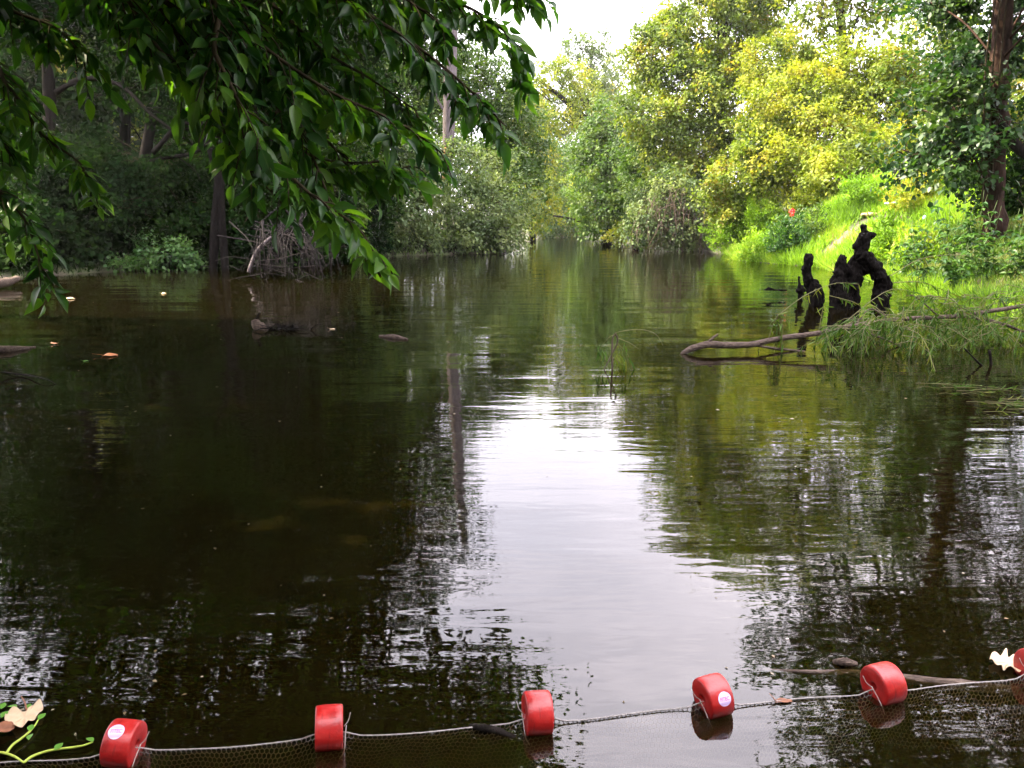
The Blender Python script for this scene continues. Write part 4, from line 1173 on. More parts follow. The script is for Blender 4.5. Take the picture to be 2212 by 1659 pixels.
m.build('sticks', M['twig_pale'], heap)['kind'] = 'stuff'
m = MB(); q = smooth_path([P(586, 512, 23.6), P(556, 540, 23.4), P(541, 575, 23.2), P(538, 588, 23.2)], 12); m.tube(q, np.linspace(.045, .06, 12), sides=8); q = smooth_path([P(540, 570, 24), P(552, 548, 24.1), P(565, 500, 24.2)], 8)
m.build('bare_limb', M['bark_grey'], heap, smooth=True)
# clumps of twigs on bushes further up the left bank
p = gp(600, 33); tg = empty('bare_thicket', p); tag(tg, 'tangle of bare grey twigs above the heap of dead sticks', 'brush'); m = MB(); r = rng(602)
for k in range(150):
    a = P(r.uniform(480, 620), r.uniform(170, 330), 32.2 + r.uniform(-.8, .8)); e = a + r.normal(size=3) * np.array((.9, .5, .8))
    m.tube(smooth_path([a, (a + e) / 2 + r.normal(size=3) * .2, e], 6), np.linspace(.02, .008, 6), sides=3, cap=False)
for x0, x1 in ((560, 590), (540, 520), (600, 620)):
    q = smooth_path([P(x0, 480, 32.2), P(x1, 350, 32.2), P(x1 - 20, 200, 32.2)], 10); q[0, 2] = p[2] - .1; m.tube(q, np.linspace(.06, .03, 10), sides=5)
m.build('twigs', M['twig_pale'], tg)['kind'] = 'stuff'
# crooked limbs crossing the dark wood
for k, (pts, lab) in enumerate([([(120, 200), (180, 170), (260, 185), (330, 250), (400, 300)], 'crooked dark limb crossing high in the left wood'), ([(330, 330), (390, 270), (430, 280), (500, 330)], 'dark limb forking low in the left wood'),
                                ([(230, 400), (320, 350), (420, 330), (455, 300)], 'long dark limb slanting over the left bank shrubs')]):
    m = MB(); q = smooth_path([P(x, y, 28.6 + .3 * k) for x, y in pts], 20); m.tube(q, np.linspace(.10, .04, 20), sides=7, rough=.15)
    r = rng(610 + k)
    for j in range(8):
        a = q[r.integers(3, 19)]; e = a + r.normal(size=3) * np.array((.7, .3, .7)); m.tube(smooth_path([a, (a + e) / 2 + r.normal(size=3) * .1, e], 6), np.linspace(.03, .01, 6), sides=4)
    o = m.build('dark_limb', M['bark_dark'], None, smooth=True, origin=q[0]); tag(o, lab, 'branch', 'dark limbs in the left wood')

# ------------------------------------------------------------------ driftwood and floating leaves at the left
def log(name, pts, radii, mat, label, cat, seed=0):
    m = MB(); q = smooth_path(np.array(pts), 16); m.tube(q, np.interp(np.linspace(0, 1, 16), np.linspace(0, 1, len(radii)), radii), sides=9, rough=.15, seed=seed)
    c = q.mean(0); c[2] = q[:, 2].min()
    o = m.build(name, mat, None, smooth=True, origin=c); tag(o, label, cat); return o
log('bank_log', [W(-60, 617, .12), W(0, 612, .14), W(38, 602, .2)], [.13, .12, .08], M['bark_log'], 'pale log on the left bank at the frame edge', 'log')
log('floating_log', [W(-60, 760, 0), W(0, 757, .02), W(40, 754, .015), W(76, 750, .0)], [.07, .06, .04, .015], M['bark_log'], 'pale floating log end at the left frame edge', 'log')
log('arching_twig', [W(-40, 800, .10), np.array(P(40, 808, W(40, 812)[1])) , np.array(P(95, 818, W(95, 826)[1])), W(131, 836, -.02)], [.007, .008, .007, .006], M['twig_pale'], 'thin pale twig arching into the dark water at the left', 'twig')
dw = W(560, 712, 0); Yd = dw[1]; root = empty('driftwood', dw); tag(root, 'dark upturned driftwood stub standing in the shaded water', 'driftwood')
m = MB(); m.tube(smooth_path([P(549, 690, Yd), P(556, 703, Yd), P(570, 715, Yd), P(572, 724, Yd)], 8), [.04, .06, .075, .08, .08, .07, .06, .05], sides=8, rough=.2); m.build('stub', M['bark_log'], root, smooth=True)
m = MB(); m.tube(smooth_path([P(552, 703, Yd), P(554, 688, Yd), P(561, 676, Yd)], 6), np.linspace(.03, .015, 6), sides=6); m.build('prong', M['bark_dark'], root, smooth=True)
cl = W(615, 712, 0); m = MB(); r = rng(77)
for k in range(16):
    a = cl + np.array((r.normal() * .11, r.normal() * .08, .005)); e = a + np.array((r.normal() * .14, r.normal() * .1, r.uniform(-.01, .11)))
    m.tube(smooth_path([a, (a + e) / 2 + np.array((0, 0, r.uniform(0, .05))), e], 6), np.linspace(r.uniform(.008, .02), .004, 6), sides=5)
n = 40; m.leaves(T_FAR, cl + r.normal(size=(n, 3)) * np.array((.12, .08, .015)) + np.array((0, 0, .025)), r.normal(size=(n, 3)) * np.array((1, 1, .4)), np.array((0, 0, 1.)) + r.normal(size=(n, 3)) * .4, np.full(n, .09), np.full(n, .05), r.uniform(0, 1, n))
o = m.build('floating_clump', M['rotten'], None, origin=cl); tag(o, 'dark clump of twigs and leaves floating beside the driftwood stub', 'debris')
log('floating_bark', [W(820, 726, .005), W(850, 728, .02), W(880, 734, .0)], [.015, .04, .02], M['bark_log'], 'flat piece of bark floating in front of the hanging spray', 'bark', 5)


def flat_leaf(name, c, length, width, yaw, mat, label, cat, group=None, curl=.2, lobes_=0, seed=0, tilt=0.0, stalk=.25):
    length, width = length * .78, width * .78
    """a single broad leaf with uneven edge, curl and stalk"""
    r = rng(seed)
    root = empty(name, c); tag(root, label, cat, group)
    root.rotation_euler = (tilt, 0, yaw)
    n, kx = 28, 3
    v, f = [(0, 0, 0)], []
    for ring in (0.5, 1.0):
        for i in range(n):
            a = i * 2 * math.pi / n
            rad = 1 - .10 * math.cos(2 * a) + (.13 * abs(math.sin(lobes_ * a / 2)) if lobes_ else 0) + r.normal() * .02
            if abs(a - math.pi) < .25: rad *= .72
            x, y = math.cos(a) * length / 2 * rad * ring, math.sin(a) * width / 2 * rad * ring
            z = curl * width * ((abs(y) / (width / 2)) ** 2) * (1 if y > 0 else .35) + .02 * length * math.sin(5 * a + seed) * ring
            v.append((x, y, z))
    for i in range(n):
        j = (i + 1) % n
        f.append((0, 1 + i, 1 + j)); f.append((1 + i, 1 + n + i, 1 + n + j, 1 + j))
    me = bpy.data.meshes.new('leaf_blade'); me.from_pydata(v, [], f)
    for p_ in me.polygons: p_.use_smooth = True
    o = link_mesh('leaf_blade', me, mat, root)
    md = o.modifiers.new('thick', 'SOLIDIFY'); md.thickness = .0012
    if stalk:
        m = MB(); m.tube(smooth_path([(-length * .36, 0, .002), (-length * .5, .006, .012), (-length * (.5 + stalk), .012, .022)], 6), np.linspace(.0022, .0012, 6), sides=5)
        m.build('stalk', mat, root, origin=(0, 0, 0))
    return root


FL = 'dry leaves floating on the dark water'
flat_leaf('floating_leaf', W(237, 768, .008), .26, .12, .1, M['orange_leaf'], 'orange-brown dead leaf floating in the dark water at the left', 'leaf', FL, seed=11, stalk=.5)
flat_leaf('floating_leaf', W(354, 634, .01), .16, .12, .6, M['dry_leaf'], 'pale leaf floating far back near the twin black trunks', 'leaf', FL, seed=12)
flat_leaf('floating_leaf', W(118, 742, .01), .13, .10, 1.6, M['brown_leaf'], 'small brown leaf floating beyond the left log end', 'leaf', FL, seed=13)
flat_leaf('floating_leaf', W(150, 645, .012), .30, .12, .4, M['dry_leaf'], 'pale curled leaf floating below the left hanging spray', 'leaf', FL, seed=14)
flat_leaf('floating_leaf', W(718, 711, .006), .12, .05, .2, M['dry_leaf'], 'small yellow leaf floating right of the dark debris clump', 'leaf', FL, seed=15)
flat_leaf('floating_leaf', W(186, 780, .006), .10, .05, 1.2, M['vine_leaf'], 'tiny greenish leaf floating under the orange leaf', 'leaf', FL, seed=16)

r = rng(88); m = MB(); n = 120
uu = r.uniform(0, 2212, n); vv0 = 620 + 930 * r.uniform(0, 1, n) ** 1.3
k_ = (uu < 1000) | (uu > 1650) | (r.random(n) < .3)
pp = np.array([W(a, b_, .002) for a, b_ in zip(uu[k_], vv0[k_])]); n = len(pp)
sz = r.uniform(.006, .022, n) * np.clip(pp[:, 1] / 3, 1, 2.2)
m.leaves(T_FAR, pp, np.stack((r.normal(size=n), r.normal(size=n), np.zeros(n)), -1), np.array((0, 0, 1.)) + r.normal(size=(n, 3)) * .1, sz, sz * .6, r.uniform(0, 1, n))
o = m.build('floating_specks', M['speck'], None); tag(o, 'tiny leaf scraps and seed fluff scattered on the water', 'debris', kind='stuff')

# ------------------------------------------------------------------ seine net, float line and floats
fl_px = [(268, 1606), (711, 1572), (1161, 1540), (1540, 1504), (1908, 1477), (2243, 1440)]
fc = [W(x, y, .040) for x, y in fl_px]
line = []
ext0 = fc[0] + (fc[0] - fc[1]) * .75
ext1 = fc[-1] + (fc[-1] - fc[-2]) * .6
nodes = [ext0] + fc + [ext1]
for i in range(len(nodes) - 1):
    a, b_ = nodes[i], nodes[i + 1]
    for t_ in np.linspace(0, 1, 14, endpoint=False):
        p_ = a * (1 - t_) + b_ * t_
        edge = min(t_, 1 - t_) * np.linalg.norm(b_ - a)
        k = np.interp(edge, [0, .046, .075, .11], [1, .8, .15, 0])
        z = .026 * k + .005 * (1 - k)
        if i == 0: z = .006 if t_ < .8 else z
        line.append((p_[0], p_[1] + .006 * math.sin(7 * t_ + i) * (1 - k), z))
line.append(tuple(nodes[-1])); line = np.array(line)
net = empty('seine_net', (line[0][0], line[0][1], 0)); tag(net, 'pale hexagonal-mesh seine net hanging in the water below its float line', 'net')
# float line: a two-strand twisted cord
m = MB(); sl = np.concatenate(([0], np.cumsum(np.linalg.norm(np.diff(line, axis=0), axis=1))))
ss = np.arange(0, sl[-1], .006); lp = np.stack([np.interp(ss, sl, line[:, k]) for k in range(3)], -1)
for ph in (0, math.pi):
    off = np.stack((np.zeros_like(ss), np.cos(ss * 420 + ph) * .0013, np.sin(ss * 420 + ph) * .0013), -1)
    m.tube(lp + off, np.full(len(ss), .0014), sides=5)
m.build('float_line', M['rope'], net, smooth=True)
# hexagonal mesh hanging below
cell = .0165; H = .22
tot = sl[-1]
nx, ny = int(tot / (cell * math.sqrt(3) / 1.0 * .58)), int(H / (cell * .87))
edges = []
hw = cell * .5
dxh = cell * .87; dyh = cell * .75
rows_n = int(H / dyh); cols_n = int(tot / dxh)
A, B = [], []
rr_, cc_ = np.meshgrid(np.arange(rows_n), np.arange(cols_n), indexing='ij')
u0 = (cc_ * dxh + (rr_ % 2) * dxh / 2).ravel(); w0 = (rr_ * dyh + cell * .5).ravel()
top_ = np.stack((u0, w0 - cell * .5), -1); tl = np.stack((u0 - dxh / 2, w0 - cell * .25), -1); tr_ = np.stack((u0 + dxh / 2, w0 - cell * .25), -1); bl = np.stack((u0 - dxh / 2, w0 + cell * .25), -1)
A = np.concatenate((tl, top_, tl)); B = np.concatenate((top_, tr_, bl))
def net_pos(uv):
    u, w = uv[:, 0], uv[:, 1]
    base = np.stack([np.interp(u, sl, line[:, k]) for k in range(3)], -1)
    sway = .03 * np.sin(u * 5.0 + 1) + .02 * np.sin(u * 11 + w * 6)
    base[:, 1] += -w * .18 + sway * np.clip(w / .15, 0, 1) + .006 * np.sin(u * 40 + w * 30) * np.clip(w / .03, 0, 1)
    base[:, 0] += .012 * np.sin(w * 14 + u * 3) * np.clip(w / .05, 0, 1)
    base[:, 2] -= w * .97
    return base
PA, PB = net_pos(A), net_pos(B)
d_ = unit(PB - PA); s1 = unit(np.cross(d_, np.array((.2, 1., .1)))); s2 = np.cross(d_, s1)
E = len(PA); rt_ = .0014
ring = [(math.cos(a), math.sin(a)) for a in (0, 2.094, 4.189)]
vv = np.stack([PA + rt_ * (c_ * s1 + s_ * s2) for c_, s_ in ring] + [PB + rt_ * (c_ * s1 + s_ * s2) for c_, s_ in ring], 1)
ft = np.array([0, 1, 4, 3, 1, 2, 5, 4, 2, 0, 3, 5])
m = MB(); m.add_arrays(vv.reshape(-1, 3), (np.arange(E)[:, None] * 6 + ft[None]).ravel(), np.full(E * 3, 4), np.full(E * 6, .5))
o = m.build('mesh_panel', M['net'], net)


def float_body(R_=.064, Tk=.080, hole=.013):
    """lathe about local X"""
    b = .0055
    prof = [(-Tk / 2 + .012, hole), (-Tk / 2 + .002, hole + .002), (-Tk / 2, hole + .006), (-Tk / 2, R_ - b), (-Tk / 2 + b * .3, R_ - b * .3), (-Tk / 2 + b, R_), (-Tk * .2, R_ + .0012), (Tk * .2, R_ + .0012),
            (Tk / 2 - b, R_), (Tk / 2 - b * .3, R_ - b * .3), (Tk / 2, R_ - b), (Tk / 2, hole + .006), (Tk / 2 - .002, hole + .002), (Tk / 2 - .012, hole)]
    n = 48; v, f = [], []
    for x, rad in prof:
        for i in range(n):
            a = i * 2 * math.pi / n
            k = 1 + .006 * math.sin(3 * a + x * 30) + .004 * math.sin(7 * a)
            v.append((x, math.cos(a) * rad * k, math.sin(a) * rad * k))
    K = len(prof)
    for j in range(K):
        for i in range(n):
            i2 = (i + 1) % n; j2 = (j + 1) % K
            f.append((j * n + i, j2 * n + i, j2 * n + i2, j * n + i2))
    me = bpy.data.meshes.new('float_body'); me.from_pydata(v, [], f); me.materials.append(M['red_float'])
    for p_ in me.polygons: p_.use_smooth = True
    return me


fb_me = float_body()


def wrap(me, ang, x0, R_, roll=0.0):
    """bend a flat mesh drawn in XY on to the float's curved side"""
    for v in me.vertices:
        x, y, z = v.co
        x, y = x * math.cos(roll) - y * math.sin(roll), x * math.sin(roll) + y * math.cos(roll)
        a = ang + y / R_
        rr = R_ + z
        v.co = (x0 + x, -math.cos(a) * rr, math.sin(a) * rr)


def text_mesh(body, size):
    cu = bpy.data.curves.new('lettering', 'FONT'); cu.body = body; cu.size = size; cu.align_x = 'CENTER'; cu.align_y = 'CENTER'; cu.resolution_u = 3; cu.offset = size * .02
    ob = bpy.data.objects.new('tmp_text', cu); COL.objects.link(ob)
    dg = bpy.context.evaluated_depsgraph_get()
    me = bpy.data.meshes.new_from_object(ob.evaluated_get(dg)); bpy.data.objects.remove(ob); me.materials.clear()
    return me


def sticker(parent, ang, x0, roll):
    n, rad = 40, .0215
    v, f = [(0, 0, .0018)], []
    for ring_ in (.33, .66, 1.0):
        for i in range(n):
            a = i * 2 * math.pi / n; v.append((math.cos(a) * rad * ring_, math.sin(a) * rad * ring_, .0018))
    for i in range(n):
        j = (i + 1) % n; f.append((0, 1 + i, 1 + j))
        for k in range(2): f.append((1 + k * n + i, 1 + (k + 1) * n + i, 1 + (k + 1) * n + j, 1 + k * n + j))
    me = bpy.data.meshes.new('sticker'); me.from_pydata(v, [], f); wrap(me, ang, x0, .0648, roll)
    st = link_mesh('sticker', me, M['sticker'], parent); st['label'] = 'round lilac sticker lettered FITEC'
    t = text_mesh('FITEC', .0125)
    for vv_ in t.vertices: vv_.co.z = .0023; vv_.co.x *= 1.0; vv_.co.y *= 1.25
    wrap(t, ang, x0, .0648, roll); link_mesh('lettering', t, M['sticker_red'], st)
    v, f = [], []
    for y in (.0165, .0135, .0105, -.0095, -.0118, -.0140, -.0160):
        w = math.sqrt(rad ** 2 - y * y) * .95; h = .00045; b0 = len(v)
        for i in range(9):
            x = -w + 2 * w * i / 8; v += [(x, y - h, .0022), (x, y + h, .0022)]
        for i in range(8): f.append((b0 + 2 * i, b0 + 2 * i + 2, b0 + 2 * i + 3, b0 + 2 * i + 1))
    me = bpy.data.meshes.new('printed_lines'); me.from_pydata(v, [], f); wrap(me, ang, x0, .0648, roll); link_mesh('printed_lines', me, M['sticker_line'], st)


FG = 'red floats strung along the net'
fl_lab = ['red net float at the left with a pale round sticker on top', 'red net float second from the left, between dark water and net', 'red net float at the left edge of the bright sky reflection',
          'red net float with lettered lilac sticker facing the viewer', 'plain red net float with its hole showing, before the sunken branch', 'dark red net float cut off by the right frame edge']
yaws = [-.12, .10, .02, .16, .14, .1]; rolls = [.10, .05, .03, -.10, -.06, 0]
for i, c in enumerate(fc):
    d = (nodes[i + 2] - nodes[i]); yaw = math.atan2(d[1], d[0]) + yaws[i]
    root = empty('net_float', c); root.rotation_euler = (0, rolls[i], yaw); tag(root, fl_lab[i], 'float', FG)
    link_mesh('float_body', fb_me, None, root)
    if i == 0: sticker(root, 1.12, -.008, .12)
    if i == 3: sticker(root, .42, .006, -.05)
    # tie cord looping under the float
    m = MB(); s_ = 1 if i < 2 else -1
    m.tube(smooth_path([(s_ * .050, -.004, .006), (s_ * .0465, -.03, -.02), (s_ * .044, -.05, -.046), (s_ * .03, -.045, -.075)], 10), np.full(10, .0016), sides=5)
    m.tube(smooth_path([(s_ * .043, .004, -.003), (s_ * .056, .012, .010), (s_ * .062, .022, .030)], 8), np.linspace(.0016, .001, 8), sides=5)
    m.build('tie_cord', M['rope'], root, smooth=True, origin=(0, 0, 0))

# ------------------------------------------------------------------ leaves and vine at the near shore
def outline_leaf(label, pts, cen, stalk, to, z0, curl, mat, seed):
    """a dry leaf cut to its own outline, edges curled up, lying on the water"""
    c0 = to(*cen, z0); root = empty('dry_leaf', c0); tag(root, label, 'leaf')
    o_ = smooth_path(np.array([to(a, b_, z0) for a, b_ in pts + [pts[0]]]), 64)[:-1] - c0
    r = rng(seed); n = len(o_); v, f = [(0, 0, 0)], []
    for ring in (.3, .6, .85, 1.0):
        for i, p_ in enumerate(o_):
            rad = np.linalg.norm(p_); h = curl * (ring ** 2) * rad + .006 * ring * math.sin(i * .7 + seed) + r.normal() * .0006
            v.append((p_[0] * ring, p_[1] * ring, h))
    for i in range(n):
        j = (i + 1) % n; f.append((0, 1 + i, 1 + j))
        for k in range(3): f.append((1 + k * n + i, 1 + (k + 1) * n + i, 1 + (k + 1) * n + j, 1 + k * n + j))
    me = bpy.data.meshes.new('leaf_blade'); me.from_pydata(v, [], f)
    for p_ in me.polygons: p_.use_smooth = True
    o = link_mesh('leaf_blade', me, mat, root); md = o.modifiers.new('thick', 'SOLIDIFY'); md.thickness = .0012
    m = MB(); a, e = to(*stalk[0], z0) - c0, to(*stalk[1], z0) - c0
    m.tube(smooth_path([a + np.array((0, 0, .004)), (a + e) / 2 + np.array((.003, 0, .016)), e + np.array((0, 0, .02))], 8), np.linspace(.0028, .0016, 8), sides=6)
    m.build('stalk', M['brown_leaf'], root, origin=(0, 0, 0))


ZL = lambda zx, zy, z: W((zx * .2034) * 2212 / 4032, (2700 + zy * .2034) * 2212 / 4032, z)
ZR = lambda zx, zy, z: W((2900 + zx * .5118) * 2212 / 4032, (2550 + zy * .5118) * 2212 / 4032, z)
outline_leaf('large cream dry leaf floating at the lower left corner', [(100, 640), (110, 560), (180, 500), (260, 470), (340, 475), (430, 490), (520, 490), (580, 460), (640, 410), (680, 360), (730, 335), (790, 335), (830, 400), (835, 460), (800, 550), (740, 590), (680, 640), (600, 690), (560, 740), (500, 770), (430, 800), (350, 825), (280, 820), (250, 770), (180, 745), (100, 720)],
             (470, 610), ((520, 500), (430, 320)), ZL, .012, .10, M['dry_leaf'], 21)
outline_leaf('cream lobed dry leaf floating beside the right edge float', [(1945, 90), (1960, 62), (2000, 50), (2035, 62), (2072, 30), (2088, 68), (2130, 72), (2165, 90), (2200, 100), (2205, 150), (2175, 192), (2120, 172), (2080, 156), (2048, 195), (2036, 148), (1990, 128), (1962, 112)],
             (2090, 112), ((2180, 150), (2260, 240)), ZR, .014, .10, M['dry_leaf'], 23)
flat_leaf('dry_leaf', W(6, 1575, .015), .09, .05, .1, M['brown_leaf'], 'rust-brown dry leaf tucked under the large cream leaf', 'leaf', curl=.3, seed=22, stalk=0)
flat_leaf('dry_leaf', W(1692, 1515, .004), .085, .016, .05, M['brown_leaf'], 'narrow curled brown leaf floating by the float line', 'leaf', curl=.5, seed=24, stalk=.15)
V0 = lambda zx, zy, z=.012: W((zx * .2034) * 2212 / 4032, (2700 + zy * .2034) * 2212 / 4032, z)
vn = empty('water_vine', V0(120, 1310)); tag(vn, 'trailing yellow-green vine with small leaves at the lower left corner', 'vine')
m = MB()
for pts in ([(-300, 1330), (-60, 1290), (120, 1310), (300, 1380), (460, 1490)], [(460, 1490), (620, 1370), (900, 1270), (1150, 1225), (1440, 1190), (1640, 1150), (1800, 1085)], [(120, 1310), (240, 1150), (400, 1030), (570, 890), (680, 760), (740, 660)]):
    q = smooth_path([V0(a, b_, .014) for a, b_ in pts], 20); m.tube(q, np.linspace(.0042, .0026, 20), sides=6)
m.build('stem', M['vine_stem'], vn, smooth=True)
leafs = [(1800, 1085, -.9, .5), (1060, 1250, .2, .8), (570, 880, -.3, 1.0), (600, 940, .3, -.8), (740, 660, .2, 1.0), (520, 470, -.2, .9), (330, 420, -1, .1), (20, 450, -.2, 1), (20, 620, .1, 1)]
me = bpy.data.meshes.new('leaf'); tv, tf = T_NEAR[0]; me.from_pydata([(x, y * .6, z) for x, y, z in tv], [], tf); me.materials.append(M['vine_leaf'])
for p_ in me.polygons: p_.use_smooth = True
for k, (a, b_, dx, dy) in enumerate(leafs):
    o = link_mesh('leaf', me, None, vn); c = V0(a, b_, .016)
    o.location = c - np.array(vn.location); o.scale = (.032,) * 3; o.rotation_euler = (.2, -.15, math.atan2(dy, dx))
# sunken branch behind the right floats
log('sunken_branch', [W(1640, 1446, -.006), W(1760, 1452, .0), W(1850, 1454, -.02), W(1980, 1470, -.008), W(2080, 1480, -.012), W(2200, 1492, -.05)], [.004, .008, .012, .016, .018, .016], M['bark_log'], 'half-sunken branch breaking the surface behind the plain red float', 'branch', 7)
log('floating_bark', [W(1800, 1430, .0), W(1825, 1430, .012), W(1850, 1434, .0)], [.008, .016, .008], M['bark_log'], 'small lump of bark by the half-sunken branch', 'bark', 8)
log('sunken_twig', [W(1015, 1568, .0), W(1045, 1572, .012), W(1085, 1582, .006), W(1125, 1600, -.01)], [.006, .012, .010, .005], M['bark_dark'], 'dark twig in the water left of the middle float', 'twig', 9)

# ------------------------------------------------------------------ overhanging near trees
def near_tree(name, label, trunk, boughs, seed, leafm, leaf_len, spacing, canopy=None, max_single=300):
    r = rng(seed)
    base = np.array(trunk[0][:3])
    root = empty(name, base); tag(root, label, 'tree')
    tb = MB(); sp = smooth_path(np.array(trunk), 24); tb.tube(sp[:, :3], sp[:, 3], sides=12, rough=.08); tb.build('trunk', M['bark_brown'], root, smooth=True)
    pos, ax, no_, ln = [], [], [], []
    for bi, (start, pts) in enumerate(boughs):
        bm_ = MB()
        world_pts = [np.array(start)] + [P(a_, b_, c_ * 1.17) for a_, b_, c_ in pts]
        q = smooth_path(np.array(world_pts), 60)
        bm_.tube(q, np.linspace(.013, .0035, 60), sides=7)
        seg = np.concatenate(([0], np.cumsum(np.linalg.norm(np.diff(q, axis=0), axis=1)))); L = seg[-1]
        s0 = seg[60 // (len(world_pts) - 1)] * .92
        for s in np.arange(s0, L, spacing):
            c = np.array([np.interp(s, seg, q[:, k]) for k in range(3)])
            i = min(58, int(np.searchsorted(seg, s))); d = unit(q[i + 1] - q[i])
            for sgn in (-1, 1):
                if r.random() < .15: continue
                lat = unit(np.cross(d, np.array((0, 0, 1.0))) * sgn + r.normal(size=3) * .45)
                td = unit(d * .7 + lat * .8 + np.array((0, 0, -.35)))
                tl_ = r.uniform(.10, .24) * (1.0 if s < L * .85 else .6)
                e = c + td * tl_ + np.array((0, 0, -.05))
                bm_.tube(smooth_path([c, (c + e) / 2 + np.array((0, 0, .02)), e], 4), [.004, .0035, .003, .002], sides=4, cap=False)
                nl = int(r.integers(4, 8))
                for j in range(nl):
                    t_ = (j + 1) / nl; lc = c * (1 - t_) + e * t_
                    sd = unit(np.cross(td, np.array((0, 0, 1.0)))) * (1 if j % 2 else -1)
                    if j == nl - 1: a_ = td + np.array((0, 0, -.6))
                    else: a_ = td * .6 + sd * .85 + np.array((0, 0, -.5)) + r.normal(size=3) * .38
                    pos.append(lc); ax.append(a_); ln.append(leaf_len * r.uniform(.5, 1.22))
                    no_.append(np.array((0, -.35, 1.0)) + r.normal(size=3) * .6)
        bm_.build('bough', M['twig'], root, smooth=True)
    pos, ax, no_, ln = np.array(pos), unit(np.array(ax)), np.array(no_), np.array(ln)
    tint = r.uniform(0, 1, len(pos))
    # the largest in view become single leaves
    d = pos - np.array((0, 0, CAM_H)); fwd = d @ np.array((0, CT, -ST)); up_ = d @ np.array((0, ST, CT))
    u = d[:, 0] / fwd * FPX + 512; v = 384 - up_ / fwd * FPX
    vis = (fwd > .3) & (u > 4) & (u < 1018) & (v > 4) & (v < 764)
    score = np.where(vis, ln / np.maximum(fwd, .3), -1)
    order = np.argsort(-score)
    single = [i for i in order[:max_single] if score[i] > 0]
    rest = np.setdiff1d(np.arange(len(pos)), single)
    meshes = []
    for k, (tv, tf) in enumerate(T_NEAR):
        for kk in range(3):
            me = bpy.data.meshes.new('leaf'); me.from_pydata([(x, y * .42, z) for x, y, z in tv], [], tf)
            a = me.attributes.new('tint', 'FLOAT', 'POINT'); a.data.foreach_set('value', np.full(len(tv), (.05, .5, 1.25)[kk], dtype=np.float32))
            a = me.attributes.new('rib', 'FLOAT', 'POINT'); a.data.foreach_set('value', np.array([1.0 if i_ % 3 == 1 else 0.0 for i_ in range(len(tv))], dtype=np.float32))
            for p_ in me.polygons: p_.use_smooth = True
            me.materials.append(M[leafm]); meshes.append(me)
    side = unit(np.cross(no_, ax)); nn = np.cross(ax, side)
    for i in single:
        o = bpy.data.objects.new('leaf', meshes[int(r.integers(len(meshes)))])
        mt = Matrix.Identity(4)
        for k in range(3):
            mt[k][0], mt[k][1], mt[k][2] = ax[i][k] * ln[i], side[i][k] * ln[i], nn[i][k] * ln[i]
            mt[k][3] = pos[i][k] - base[k]
        COL.objects.link(o); o.parent = root; o.matrix_local = mt
    mb = MB()
    tsel = r.integers(0, 4, len(rest))
    for k in range(4):
        s_ = rest[tsel == k]
        if len(s_): mb.leaves(T_NEAR[k], pos[s_], ax[s_], no_[s_], ln[s_], ln[s_] * .42, tint[s_])
    if canopy is not None:
        C, n_per, csz, cl = canopy(r)
        ci = np.repeat(np.arange(len(C)), n_per); N = len(ci)
        pp = C[ci] + r.normal(size=(N, 3)) * np.array((csz, csz, csz * .6))
        aa = r.normal(size=(N, 3)) + np.array((0, 0, -.8)); nm = np.array((0, 0, 1.0)) + r.normal(size=(N, 3)) * .6
        ll = cl * r.uniform(.7, 1.2, N)
        mb.leaves(T_FAR, pp, aa, nm, ll, ll * .48, r.uniform(0, 1, N))
    if mb.n:
        o = mb.build('foliage', M[leafm], root, smooth=False); o['kind'] = 'stuff'
    print(name, 'near leaves', len(pos), 'single', len(single))
    return root


def sun_gap(C):
    """openings of the canopy through which the sun reaches a few sprays"""
    sd_ = np.array(SUN_DIR); k = np.ones(len(C), dtype=bool)
    for tx, ty, tY, rad in ((160, 350, 4.0, .75), (640, 430, 3.5, .5), (470, 340, 3.5, .45), (820, 570, 3.4, .4), (1000, 150, 4.0, .6)):
        v_ = C - P(tx, ty, tY); t_ = v_ @ sd_
        k &= np.linalg.norm(v_ - t_[:, None] * sd_, axis=1) > rad
    return k


def ash_canopy(r):
    n = 6600
    Y = r.uniform(1.5, 12, n)
    el = r.uniform(.29, 1.0, n)                     # height over distance
    z = 2.15 + Y * el
    edge = .02 * Y + .35 * np.sin(Y * 2.1 + z * 1.7) - .1
    X = edge - np.abs(r.exponential(3.2, n))
    k = (z < 8.5) & (X > -9)
    gap = np.sin(X * 1.9 + 1.0) * np.sin(Y * 1.3 + 2) * np.sin(z * 2.3)
    k &= gap < .5
    C = np.stack((X, Y, z), -1)[k]
    C = C[sun_gap(C)]
    return C, 14, .29, .18


